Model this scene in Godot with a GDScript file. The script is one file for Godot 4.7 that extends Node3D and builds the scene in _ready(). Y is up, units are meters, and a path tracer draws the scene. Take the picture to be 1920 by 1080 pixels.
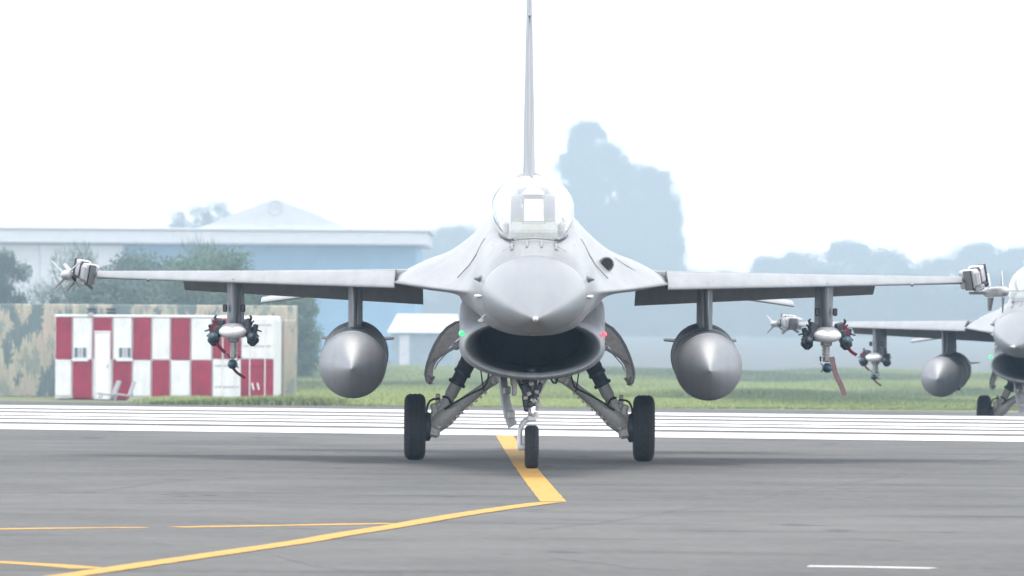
extends Node3D
# A grey fighter jet taxies off a runway towards a long lens; a second jet follows it behind the runway crest.
# World: x right, y up, z towards the camera; the near jet's main wheels stand at z = 0, the camera at z = 80.

const CAM := Vector3(0.0, 1.6, 80.0)
const FOCAL := 14400.0          # pixels of a 1920 x 1080 picture
const HORIZON := 575.0
const TILT := 0.0065
const LOW := -1.28              # level of the field beyond the runway

var M := {}
var rng := RandomNumberGenerator.new()
var unit_crowns := []

# ---------------------------------------------------------------- small helpers
func lin(r: float, g: float, b: float, a := 1.0) -> Color:
	var c := Color(r, g, b, 1.0).linear_to_srgb()
	c.a = a
	return c

func S() -> SurfaceTool:
	var st := SurfaceTool.new()
	st.begin(Mesh.PRIMITIVE_TRIANGLES)
	return st

func quad(st: SurfaceTool, a: Vector3, b: Vector3, c: Vector3, d: Vector3) -> void:
	for v in [a, b, c, a, c, d]:
		st.add_vertex(v)

# a flat face turned away from the point "inside"
func face(st: SurfaceTool, pts: Array, inside: Vector3) -> void:
	var mid := Vector3.ZERO
	for p in pts:
		mid += p
	mid /= pts.size()
	var n: Vector3 = (pts[1] - pts[0]).cross(pts[2] - pts[0])
	var order := pts
	if n.dot(mid - inside) > 0.0:
		order = pts.duplicate()
		order.reverse()
	for k in range(1, order.size() - 1):
		st.add_vertex(order[0]); st.add_vertex(order[k]); st.add_vertex(order[k + 1])

func loft(st: SurfaceTool, rings: Array, closed := true, caps := true, smooth := true) -> void:
	st.set_smooth_group(0 if smooth else -1)
	var n: int = rings[0].size()
	for i in range(rings.size() - 1):
		for j in range(n if closed else n - 1):
			var k := (j + 1) % n
			quad(st, rings[i][j], rings[i][k], rings[i + 1][k], rings[i + 1][j])
	if caps and closed:
		st.set_smooth_group(-1)
		var inside := Vector3.ZERO
		for r in [rings[0], rings[-1]]:
			for p in r:
				inside += p
		inside /= 2.0 * n
		for r in [rings[0], rings[-1]]:
			var mid := Vector3.ZERO
			for p in r:
				mid += p
			mid /= n
			for j in n:
				face(st, [mid, r[j], r[(j + 1) % n]], inside)
	st.set_smooth_group(0)

func tube(st: SurfaceTool, pts: Array, radii: Array, sides := 10, flat := 1.0) -> void:
	var rings := []
	var side := Vector3.ZERO
	for i in pts.size():
		var dir: Vector3 = (pts[mini(i + 1, pts.size() - 1)] - pts[maxi(i - 1, 0)]).normalized()
		if side == Vector3.ZERO:
			side = dir.cross(Vector3.UP if absf(dir.y) < 0.9 else Vector3.RIGHT).normalized()
		side = (side - dir * side.dot(dir)).normalized()
		var up := side.cross(dir)
		var ring := PackedVector3Array()
		var r: float = radii[mini(i, radii.size() - 1)]
		for k in sides:
			var a := TAU * k / sides
			ring.append(pts[i] + side * cos(a) * r + up * sin(a) * r * flat)
		rings.append(ring)
	loft(st, rings)

func box(st: SurfaceTool, at: Vector3, size: Vector3, turn := Basis.IDENTITY, bevel := 0.01) -> void:
	st.set_smooth_group(-1)
	var h := size / 2.0
	var b: float = minf(bevel, minf(h.x, minf(h.y, h.z)) * 0.45)
	var corner := {}
	for sx in [-1, 1]:
		for sy in [-1, 1]:
			for sz in [-1, 1]:
				var c := [Vector3(sx * h.x, sy * (h.y - b), sz * (h.z - b)), Vector3(sx * (h.x - b), sy * h.y, sz * (h.z - b)), Vector3(sx * (h.x - b), sy * (h.y - b), sz * h.z)]
				corner[Vector3i(sx, sy, sz)] = [at + turn * c[0], at + turn * c[1], at + turn * c[2]]
	for s in [-1, 1]:
		face(st, [corner[Vector3i(s, -1, -1)][0], corner[Vector3i(s, 1, -1)][0], corner[Vector3i(s, 1, 1)][0], corner[Vector3i(s, -1, 1)][0]], at)
		face(st, [corner[Vector3i(-1, s, -1)][1], corner[Vector3i(1, s, -1)][1], corner[Vector3i(1, s, 1)][1], corner[Vector3i(-1, s, 1)][1]], at)
		face(st, [corner[Vector3i(-1, -1, s)][2], corner[Vector3i(1, -1, s)][2], corner[Vector3i(1, 1, s)][2], corner[Vector3i(-1, 1, s)][2]], at)
		for t in [-1, 1]:
			var x0: Array = corner[Vector3i(-1, s, t)]
			var x1: Array = corner[Vector3i(1, s, t)]
			face(st, [x0[1], x1[1], x1[2], x0[2]], at)
			var y0: Array = corner[Vector3i(s, -1, t)]
			var y1: Array = corner[Vector3i(s, 1, t)]
			face(st, [y0[0], y1[0], y1[2], y0[2]], at)
			var z0: Array = corner[Vector3i(s, t, -1)]
			var z1: Array = corner[Vector3i(s, t, 1)]
			face(st, [z0[0], z1[0], z1[1], z0[1]], at)
	for key in corner:
		face(st, corner[key], at)
	st.set_smooth_group(0)

# body of revolution about z: profile of Vector2(z, radius)
func lathe(st: SurfaceTool, profile: Array, sides := 28, at := Vector3.ZERO, turn := Basis.IDENTITY) -> void:
	var rings := []
	for p in profile:
		var ring := PackedVector3Array()
		for k in sides:
			var a := TAU * k / sides
			ring.append(at + turn * Vector3(cos(a) * p.y, sin(a) * p.y, p.x))
		rings.append(ring)
	loft(st, rings)

func slab(st: SurfaceTool, outline: Array, depth: Vector3) -> void:
	# a plate: a convex outline pushed along depth
	st.set_smooth_group(-1)
	var inside := depth / 2.0
	for p in outline:
		inside += p / outline.size()
	face(st, outline, inside)
	var back := []
	for p in outline:
		back.append(p + depth)
	face(st, back, inside)
	for k in outline.size():
		var l := (k + 1) % outline.size()
		face(st, [outline[k], outline[l], back[l], back[k]], inside)
	st.set_smooth_group(0)

func unique_name(parent: Node, called: String) -> String:
	if not parent.has_node(called):
		return called
	var n := 1
	while parent.has_node("%s_%03d" % [called, n]):
		n += 1
	return "%s_%03d" % [called, n]

func obj(called: String, st: SurfaceTool, material: Material, parent: Node = self) -> MeshInstance3D:
	st.generate_normals()
	var o := MeshInstance3D.new()
	o.mesh = st.commit()
	o.material_override = material
	o.name = unique_name(parent, called)
	parent.add_child(o, true)
	return o

func reuse(called: String, mesh: Mesh, material: Material, parent: Node = self) -> MeshInstance3D:
	var o := MeshInstance3D.new()
	o.mesh = mesh
	o.material_override = material
	o.name = unique_name(parent, called)
	parent.add_child(o, true)
	return o

func pivot(called: String, parent: Node = self, at := Transform3D.IDENTITY) -> Node3D:
	var o := Node3D.new()
	o.name = unique_name(parent, called)
	parent.add_child(o, true)
	o.transform = at
	return o

func tag(o: Node, label: String, category: String, group := "", kind := "") -> void:
	o.set_meta("label", label)
	o.set_meta("category", category)
	if group:
		o.set_meta("group", group)
	if kind:
		o.set_meta("kind", kind)

func structure(o: Node) -> Node:
	o.set_meta("kind", "structure")
	return o

# metres on the photograph's picture plane at a given distance (surveying the place from its photograph)
func spot(px: float, py: float, dist: float) -> Vector3:
	var x := px + TILT * (py - 540.0)
	var y := py - TILT * (px - 960.0)
	return Vector3((x - 960.0) / FOCAL * dist, CAM.y - (y - HORIZON) / FOCAL * dist, CAM.z - dist)

func on_ground(px: float, py: float) -> Vector3:
	var y := py - TILT * (px - 960.0)
	var p := spot(px, py, FOCAL * CAM.y / (y - HORIZON))
	p.y = 0.0
	return p

func noise(seed_: int, freq: float, octaves := 4) -> FastNoiseLite:
	var n := FastNoiseLite.new()
	n.seed = seed_
	n.noise_type = FastNoiseLite.TYPE_SIMPLEX_SMOOTH
	n.frequency = freq
	n.fractal_octaves = octaves
	return n

# a seamless mottled colour texture, its mean near "c" (linear), spread "amount"
func mottle(c: Color, amount: float, freq: float, seed_: int, size := 256, tint := Color(1, 1, 1)) -> ImageTexture:
	var n := noise(seed_, freq, 5)
	var src := n.get_seamless_image(size, size)
	var im := Image.create(size, size, false, Image.FORMAT_RGB8)
	for y in size:
		for x in size:
			var v := src.get_pixel(x, y).r - 0.5
			var k := 1.0 + v * 2.0 * amount
			im.set_pixel(x, y, lin(clampf(c.r * k * lerpf(1.0, tint.r, v + 0.5), 0, 1), clampf(c.g * k * lerpf(1.0, tint.g, v + 0.5), 0, 1), clampf(c.b * k * lerpf(1.0, tint.b, v + 0.5), 0, 1)))
	return ImageTexture.create_from_image(im)

func plain(c: Color, rough := 0.5, metal := 0.0) -> StandardMaterial3D:
	var m := StandardMaterial3D.new()
	m.albedo_color = c
	m.roughness = rough
	m.metallic = metal
	return m

func mottled(c: Color, amount: float, scale: float, seed_: int, rough := 0.5, metal := 0.0, freq := 0.02) -> StandardMaterial3D:
	var m := plain(Color.WHITE, rough, metal)
	m.albedo_texture = mottle(c, amount, freq, seed_)
	m.uv1_triplanar = true
	m.uv1_scale = Vector3.ONE * scale
	return m

# ---------------------------------------------------------------- ground shape
# q runs across the runway (the runway lies 20 degrees off the picture plane)
func q_of(x: float, z: float) -> float:
	return (CAM.z - z) + 0.36 * x

func height(q: float) -> float:
	var pts := [[118.6, 0.0], [121.0, -0.06], [128.0, -0.50], [131.0, -0.57], [143.0, -0.57], [190.0, -1.20], [206.0, LOW]]
	if q <= pts[0][0]:
		return 0.0
	for i in range(pts.size() - 1):
		if q < pts[i + 1][0]:
			return lerpf(pts[i][1], pts[i + 1][1], (q - pts[i][0]) / (pts[i + 1][0] - pts[i][0]))
	return LOW

func ground_sheet(st: SurfaceTool, q0: float, q1: float, x0: float, x1: float, lift: float, columns := 8) -> void:
	var qs := [q0]
	for b in [60.0, 90.0, 118.6, 119.8, 121.0, 123.0, 125.5, 128.0, 131.0, 143.0, 160.0, 190.0, 206.0, 300.0, 500.0, 900.0]:
		if b > q0 + 0.01 and b < q1 - 0.01:
			qs.append(b)
	qs.append(q1)
	for i in range(qs.size() - 1):
		for j in columns:
			var xa := lerpf(x0, x1, float(j) / columns)
			var xb := lerpf(x0, x1, float(j + 1) / columns)
			var c := []
			for e in [[xa, qs[i]], [xb, qs[i]], [xb, qs[i + 1]], [xa, qs[i + 1]]]:
				c.append(Vector3(e[0], height(e[1]) + lift, CAM.z - (e[1] - 0.36 * e[0])))
			for v in [c[0], c[2], c[1], c[0], c[3], c[2]]:
				st.set_uv(Vector2(v.x, v.z))
				st.add_vertex(v)

# a painted line on the flat ground through points (metres), even width
func stripe(st: SurfaceTool, pts: Array, width: float, lift: float, ragged := 0.0) -> void:
	var l := []
	var r := []
	for i in pts.size():
		var a: Vector3 = pts[maxi(i - 1, 0)]
		var b: Vector3 = pts[mini(i + 1, pts.size() - 1)]
		var d := (b - a); d.y = 0; d = d.normalized()
		var s := Vector3(-d.z, 0, d.x)
		var w := width * 0.5 * (1.0 + rng.randf_range(-ragged, ragged))
		l.append(pts[i] + s * w + Vector3.UP * lift)
		r.append(pts[i] - s * w + Vector3.UP * lift)
	for i in range(pts.size() - 1):
		quad(st, l[i], r[i], r[i + 1], l[i + 1])

func dense(pts: Array, step: float) -> Array:
	var c := Curve3D.new()
	for i in pts.size():
		var t := Vector3.ZERO
		if i > 0 and i < pts.size() - 1:
			t = (pts[i + 1] - pts[i - 1]) / 6.0
		c.add_point(pts[i], -t, t)
	var out := []
	var n := int(ceil(c.get_baked_length() / step))
	for i in n + 1:
		out.append(c.sample_baked(c.get_baked_length() * i / n, true))
	return out

func _ready() -> void:
	rng.seed = 20240607
	set_camera_and_light()
	materials()
	build_ground()
	build_background()
	build_trees()
	build_grass()
	build_jets()

# ---------------------------------------------------------------- camera, sky, sun, exposure
func set_camera_and_light() -> void:
	var cam := Camera3D.new()
	cam.name = "camera"
	add_child(cam)
	cam.position = CAM
	cam.rotation = Vector3(atan((HORIZON - 540.0) / FOCAL), 0, TILT)
	cam.keep_aspect = Camera3D.KEEP_HEIGHT
	cam.fov = rad_to_deg(2.0 * atan(540.0 / FOCAL))
	var lens := CameraAttributesPhysical.new()
	lens.frustum_focal_length = 12.0 / (540.0 / FOCAL)     # 320 mm on a 24 mm high sensor
	lens.frustum_focus_distance = 76.0
	lens.frustum_near = 0.5
	lens.frustum_far = 6000.0
	lens.exposure_aperture = 9.0
	cam.attributes = lens
	cam.fov = rad_to_deg(2.0 * atan(540.0 / FOCAL))
	cam.near = 0.5
	cam.far = 6000.0
	cam.current = true

	var sky := ProceduralSkyMaterial.new()
	sky.sky_top_color = Color(0.505, 0.52, 0.548)
	sky.sky_horizon_color = Color(1.0, 0.99, 0.985)
	sky.sky_curve = 0.13
	sky.ground_bottom_color = Color(0.55, 0.56, 0.58)
	sky.ground_horizon_color = Color(0.85, 0.87, 0.88)
	sky.sky_energy_multiplier = 1.64
	sky.ground_energy_multiplier = 0.6
	var env := Environment.new()
	env.background_mode = Environment.BG_SKY
	env.sky = Sky.new()
	env.sky.sky_material = sky
	env.background_energy_multiplier = 1.0
	env.tonemap_mode = Environment.TONE_MAPPER_LINEAR
	env.tonemap_exposure = 2.07
	env.fog_enabled = true
	env.fog_density = 0.00042
	env.fog_light_color = Color(0.72, 0.87, 1.0)
	env.volumetric_fog_enabled = true
	env.volumetric_fog_density = 0.0
	env.sdfgi_enabled = true
	env.ssao_enabled = true
	env.ssil_enabled = true
	var we := WorldEnvironment.new()
	we.name = "environment"
	we.environment = env
	add_child(we)

	var sun := DirectionalLight3D.new()
	sun.name = "sun"
	add_child(sun)
	sun.light_energy = 0.5
	sun.light_color = Color(1.0, 0.97, 0.93)
	sun.light_angular_distance = 26.0
	sun.shadow_enabled = true
	sun.rotation_degrees = Vector3(-97, 6, 0)

# ---------------------------------------------------------------- materials
func materials() -> void:
	M.paint = weathered(Color(0.272, 0.285, 0.298), 0.24, 0.5, 11, 0.42)
	M.paint_dark = mottled(Color(0.22, 0.24, 0.27), 0.12, 0.5, 12, 0.5)
	M.radome = weathered(Color(0.226, 0.240, 0.254), 0.10, 0.5, 13, 0.36)
	M.tank = weathered(Color(0.29, 0.302, 0.32), 0.16, 0.6, 14, 0.50)
	M.tank.metallic = 0.35
	M.under = weathered(Color(0.24, 0.254, 0.270), 0.24, 0.7, 15, 0.5)
	M.metal = mottled(Color(0.34, 0.34, 0.34), 0.3, 3.0, 16, 0.42, 0.35, 0.05)
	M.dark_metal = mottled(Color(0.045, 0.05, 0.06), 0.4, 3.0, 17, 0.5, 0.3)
	M.chrome = plain(lin(0.75, 0.76, 0.78), 0.16, 1.0)
	M.white_gear = mottled(Color(0.62, 0.63, 0.64), 0.12, 2.0, 18, 0.4)
	M.gear = mottled(Color(0.36, 0.36, 0.345), 0.45, 4.0, 35, 0.5, 0.15, 0.05)
	M.door_inner = mottled(Color(0.90, 0.875, 0.87), 0.25, 2.5, 19, 0.5)
	M.tyre = mottled(Color(0.022, 0.023, 0.026), 0.35, 4.0, 20, 0.85)
	M.duct = mottled(Color(0.25, 0.262, 0.28), 0.2, 1.0, 21, 0.8)
	M.seam = plain(lin(0.07, 0.08, 0.10), 0.8)
	M.black = plain(lin(0.012, 0.013, 0.016), 0.6)
	M.ribbon_red = mottled(Color(0.11, 0.012, 0.024), 0.3, 6.0, 22, 0.85)
	M.ribbon_faded = mottled(Color(0.22, 0.14, 0.14), 0.35, 6.0, 23, 0.85)
	M.bomb_blue = plain(lin(0.03, 0.075, 0.10), 0.45)
	M.bomb_dark = plain(lin(0.03, 0.045, 0.06), 0.45)
	M.rack_cap = mottled(Color(0.85, 0.85, 0.84), 0.08, 4.0, 24, 0.25)
	M.missile = mottled(Color(0.40, 0.40, 0.41), 0.10, 3.0, 25, 0.35)
	M.orange_band = plain(lin(0.45, 0.20, 0.05), 0.5)
	M.helmet = plain(lin(0.70, 0.70, 0.68), 0.25)
	M.visor = plain(lin(0.02, 0.02, 0.025), 0.08)
	M.suit = mottled(Color(0.16, 0.19, 0.13), 0.2, 6.0, 26, 0.9)
	M.cockpit = mottled(Color(0.22, 0.26, 0.25), 0.2, 4.0, 27, 0.7)
	M.seat_pad = mottled(Color(0.20, 0.22, 0.25), 0.15, 5.0, 28, 0.85)
	var glass := plain(lin(0.86, 0.86, 0.83, 0.15), 0.04)
	glass.transparency = BaseMaterial3D.TRANSPARENCY_ALPHA
	M.canopy = glass
	var hud := plain(lin(0.9, 0.95, 0.92, 0.35), 0.03)
	hud.transparency = BaseMaterial3D.TRANSPARENCY_ALPHA
	M.hud = hud
	M.green_lamp = plain(lin(0.1, 0.8, 0.3), 0.3)
	M.green_lamp.emission_enabled = true
	M.green_lamp.emission = Color(0.25, 1.0, 0.45)
	M.green_lamp.emission_energy_multiplier = 0.7
	M.red_lamp = plain(lin(0.8, 0.1, 0.15), 0.3)
	M.red_lamp.emission_enabled = true
	M.red_lamp.emission = Color(1.0, 0.35, 0.42)
	M.red_lamp.emission_energy_multiplier = 0.6
	# setting
	M.white_paint = worn_paint(Color(0.60, 0.60, 0.60), Color(0.30, 0.30, 0.31), 31, 0.10)
	M.yellow_paint = worn_paint(Color(0.53, 0.285, 0.03), Color(0.22, 0.17, 0.10), 32, 0.34)
	M.crack = mottled(Color(0.10, 0.10, 0.105), 0.6, 1.2, 33, 0.9, 0.0, 0.06)
	M.field = mottled(Color(0.17, 0.19, 0.10), 0.35, 0.05, 34, 0.95)
	M.haze_tone = mottled(Color(0.14, 0.15, 0.15), 0.15, 0.02, 36, 0.9)  # pale grey that puts the distant haze into the ground colour
	M.fin_paint = mottled(Color(0.235, 0.25, 0.275), 0.08, 0.4, 37, 0.45)
	M.red_panel = weathered(Color(0.31, 0.018, 0.05), 0.30, 0.5, 41, 0.6)
	M.white_panel = weathered(Color(0.78, 0.78, 0.78), 0.12, 0.45, 42, 0.6)
	M.white_wall = mottled(Color(0.88, 0.87, 0.86), 0.05, 0.2, 43, 0.7)
	M.blue_wall = mottled(Color(0.32, 0.56, 0.76), 0.08, 0.15, 44, 0.7)
	M.roof_white = mottled(Color(0.74, 0.76, 0.76), 0.08, 0.3, 45, 0.6)
	M.hut_wall = mottled(Color(0.36, 0.44, 0.48), 0.12, 0.3, 46, 0.8)
	M.grey_trim = mottled(Color(0.40, 0.41, 0.43), 0.15, 1.0, 47, 0.6)
	M.window_dark = plain(lin(0.10, 0.14, 0.16), 0.12)
	M.bark = mottled(Color(0.10, 0.085, 0.07), 0.4, 1.0, 48, 0.95)

# weathered paint: blotches, fine grain and runs that follow the fall of the rain
func weathered(c: Color, amount: float, scale: float, seed_: int, rough: float) -> StandardMaterial3D:
	var size := 256
	var a := noise(seed_, 0.014, 4).get_seamless_image(size, size)
	var b := noise(seed_ + 300, 0.11, 2).get_seamless_image(size, size)
	var r := noise(seed_ + 600, 0.05, 3).get_seamless_image(size, 64)
	var im := Image.create(size, size, false, Image.FORMAT_RGB8)
	for y in size:
		for x in size:
			var run := r.get_pixel(x, (y / 8) % 64).r - 0.5
			var k := 1.0 + amount * (1.1 * (a.get_pixel(x, y).r - 0.5) + 0.6 * (b.get_pixel(x, y).r - 0.5) + 1.2 * run)
			k -= amount * 0.9 * smoothstep(0.22, 0.42, run)
			im.set_pixel(x, y, lin(clampf(c.r * k, 0, 1), clampf(c.g * k, 0, 1), clampf(c.b * k * (1.0 - 0.03 * amount * run), 0, 1)))
	var m := plain(Color.WHITE, rough)
	m.albedo_texture = ImageTexture.create_from_image(im)
	m.uv1_triplanar = true
	m.uv1_scale = Vector3.ONE * scale
	return m

func worn_paint(c: Color, under: Color, seed_: int, worn: float) -> StandardMaterial3D:
	var size := 512
	var a := noise(seed_, 0.02, 5).get_seamless_image(size, size)
	var b := noise(seed_ + 1, 0.09, 3).get_seamless_image(size, size)
	var im := Image.create(size, size, false, Image.FORMAT_RGB8)
	for y in size:
		for x in size:
			var v := a.get_pixel(x, y).r * 0.55 + b.get_pixel(x, y).r * 0.45
			var w := smoothstep(0.5 + 0.5 * (0.5 - worn), 0.62 + 0.5 * (0.5 - worn), v)
			var k := 0.92 + 0.16 * b.get_pixel(x, y).r
			var col := (c * k).lerp(under, w * 0.8)
			im.set_pixel(x, y, lin(col.r, col.g, col.b))
	var m := plain(Color.WHITE, 0.75)
	m.albedo_texture = ImageTexture.create_from_image(im)
	m.uv1_triplanar = true
	m.uv1_world_triplanar = true
	m.uv1_scale = Vector3.ONE * 0.35
	return m

# ---------------------------------------------------------------- ground, runway, markings
func asphalt() -> StandardMaterial3D:
	var w := 1024
	var h := 2048
	var x0 := -16.0; var x1 := 20.0; var z0 := -46.0; var z1 := 44.0
	var broad := noise(51, 0.10, 4)
	var patch := noise(52, 0.45, 4)
	var grain := noise(53, 6.0, 2)
	var streak := noise(54, 0.6, 3)
	var drag := noise(55, 1.0, 3)
	var data := PackedByteArray()
	data.resize(w * h * 3)
	for j in h:
		var z := lerpf(z0, z1, (j + 0.5) / h)
		for i in w:
			var x := lerpf(x0, x1, (i + 0.5) / w)
			var k := 1.0 + 0.30 * broad.get_noise_2d(x, z * 0.7) + 0.26 * patch.get_noise_2d(x, z) + 0.28 * grain.get_noise_2d(x, z)
			# rubber scuffs drawn out across the picture, and oil spots
			var s := streak.get_noise_2d(x * 0.22 + z * 0.10, z * 0.9)
			k -= 0.30 * smoothstep(0.22, 0.62, s)
			k -= 0.5 * smoothstep(0.52, 0.66, patch.get_noise_2d(x * 1.7 + 31.0, z * 0.8 - 12.0))
			var d := drag.get_noise_2d(x * 0.5 - z * 0.25 + 40.0, z * 0.25)
			k -= 0.14 * smoothstep(0.30, 0.6, d)
			var warm := 0.02 * patch.get_noise_2d(z + 90.0, x)
			var c := lin(0.087 * k * (1.0 + warm), 0.087 * k, 0.0835 * k * (1.0 - warm))
			var at := (j * w + i) * 3
			data[at] = c.r8; data[at + 1] = c.g8; data[at + 2] = c.b8
	var m := plain(Color.WHITE, 0.88)
	m.albedo_texture = ImageTexture.create_from_image(Image.create_from_data(w, h, false, Image.FORMAT_RGB8, data))
	m.uv1_scale = Vector3(1.0 / (x1 - x0), 1.0 / (z1 - z0), 1)
	m.uv1_offset = Vector3(-x0 / (x1 - x0), -z0 / (z1 - z0), 0)
	return m

func build_ground() -> void:
	var st := S()
	ground_sheet(st, -140.0, 1250.0, -420.0, 420.0, -0.012, 12)
	structure(obj("ground", st, M.field))
	st = S()
	ground_sheet(st, -60.0, 221.0, -60.0, 70.0, 0.0, 10)
	structure(obj("taxiway", st, asphalt()))
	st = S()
	ground_sheet(st, 338.0, 760.0, -70.0, 140.0, 0.004, 8)  # added sheet, its colour imitates haze over the far field
	structure(obj("haze_toned_sheet", st, M.haze_tone))
	# runway threshold stripes, each its own sheet of paint
	var bands := [[95.2, 99.4], [101.0, 103.3], [104.6, 106.4], [107.3, 109.7], [111.2, 113.0], [114.6, 117.7]]
	var marks: Node3D = structure(pivot("runway_markings"))
	for b in bands:
		st = S()
		var nx := 90
		var near := noise(int(b[0] * 10), 0.35, 2)
		var rows := [[], []]
		for i in nx + 1:
			var x := lerpf(-22.0, 26.0, float(i) / nx)
			for e in 2:
				var q: float = b[e] + 0.07 * near.get_noise_2d(x * 3.0, e * 50.0)
				rows[e].append(Vector3(x, 0.004, CAM.z - (q - 0.36 * x)))
		for i in nx:
			quad(st, rows[0][i], rows[1][i], rows[1][i + 1], rows[0][i + 1])
		obj("stripe", st, M.white_paint, marks)
	# yellow taxi lines
	var yellow: Node3D = structure(pivot("taxiway_markings"))
	var g := func(a: Array) -> Array:
		var out := []
		for p in a:
			out.append(on_ground(p[0], p[1]))
		return out
	st = S()
	stripe(st, dense(g.call([[946, 817], [961, 840], [985, 875], [1013, 911], [1038, 941]]), 0.12), 0.215, 0.0025, 0.04)
	obj("guide_line", st, M.yellow_paint, yellow)
	st = S()
	stripe(st, dense(g.call([[1034, 942.5], [1000, 946], [900, 960], [820, 973], [735, 988], [640, 1003], [560, 1017], [450, 1033], [340, 1049], [250, 1062], [190, 1071], [100, 1084], [-60, 1106]]), 0.12), 0.20, 0.0045, 0.05)
	obj("guide_line", st, M.yellow_paint, yellow)
	st = S()
	stripe(st, dense(g.call([[742, 982], [660, 983], [560, 985], [440, 987], [328, 989]]), 0.2), 0.26, 0.0025, 0.25)
	obj("guide_line", st, M.yellow_paint, yellow)
	st = S()
	stripe(st, dense(g.call([[276, 989.5], [180, 990], [60, 991.5], [-60, 993]]), 0.2), 0.22, 0.0025, 0.25)
	obj("guide_line", st, M.yellow_paint, yellow)
	st = S()
	stripe(st, dense(g.call([[168, 1066.5], [150, 1064.3], [90, 1059.5], [0, 1054.5], [-80, 1051]]), 0.2), 0.24, 0.0025, 0.12)
	obj("guide_line", st, M.yellow_paint, yellow)
	st = S()
	stripe(st, dense(g.call([[1515, 1062], [1600, 1063], [1680, 1064.5], [1750, 1066]]), 0.2), 0.20, 0.0025, 0.2)
	obj("edge_line", st, M.white_paint, yellow)
	# old joints and cracks in the asphalt, dark sealant
	var cracks: Node3D = structure(pivot("pavement_cracks"))
	for c in [[[1000, 994], [1090, 984], [1180, 972], [1300, 953], [1400, 940], [1520, 918], [1640, 899], [1780, 876], [1930, 849]],
			[[1030, 1047], [1120, 1055], [1190, 1066], [1290, 1070]], [[60, 868], [130, 862], [200, 860]], [[120, 925], [210, 918], [290, 906], [350, 900]], [[1440, 924], [1560, 925], [1700, 926]],
			[[520, 1040], [600, 1062], [760, 1078]], [[1540, 1010], [1690, 1014]]]:
		st = S()
		var pts := dense(g.call(c), 0.35)
		for i in pts.size():
			pts[i] += Vector3(rng.randf_range(-0.03, 0.03), 0, rng.randf_range(-0.12, 0.12))
		stripe(st, pts, 0.028, 0.0015, 0.8)
		obj("crack", st, M.crack, cracks)

# ---------------------------------------------------------------- buildings behind
func camouflage() -> StandardMaterial3D:
	var w := 768
	var h := 160
	var im := Image.create(w, h, false, Image.FORMAT_RGB8)
	var cell := noise(61, 0.017, 2)
	var edge := noise(62, 0.12, 3)
	var warm := noise(63, 0.012, 3)
	var run := noise(64, 0.10, 3)
	for y in h:
		for x in w:
			# vertical weather runs let the edges of the patches drip
			var drip := run.get_noise_2d(x * 1.6, y * 0.12)
			var v := cell.get_noise_2d(x * 1.0 + 8.0 * edge.get_noise_2d(x, y), y * 0.62 + 14.0 * drip)
			var c := Color(0.45, 0.415, 0.335)
			var p := warm.get_noise_2d(x, y * 0.5)
			c = c.lerp(Color(0.50, 0.405, 0.345), smoothstep(0.0, 0.4, p) * 0.7)
			c = c.lerp(Color(0.49, 0.47, 0.36), smoothstep(0.0, 0.4, -p) * 0.6)
			c = c.lerp(Color(0.17, 0.215, 0.215), smoothstep(0.14, 0.20, v))
			c = c.lerp(Color(0.28, 0.31, 0.27), smoothstep(0.26, 0.32, -v))
			var k := 1.0 + 0.22 * drip + 0.16 * edge.get_noise_2d(x * 2.0, y * 2.0)
			im.set_pixel(x, y, lin(c.r * k, c.g * k, c.b * k))
	var m := plain(Color.WHITE, 0.9)
	m.albedo_texture = ImageTexture.create_from_image(im)
	m.uv1_triplanar = true
	m.uv1_scale = Vector3(1.0 / 12.0, 1.0 / 2.9, 1.0 / 12.0)
	return m

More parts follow.
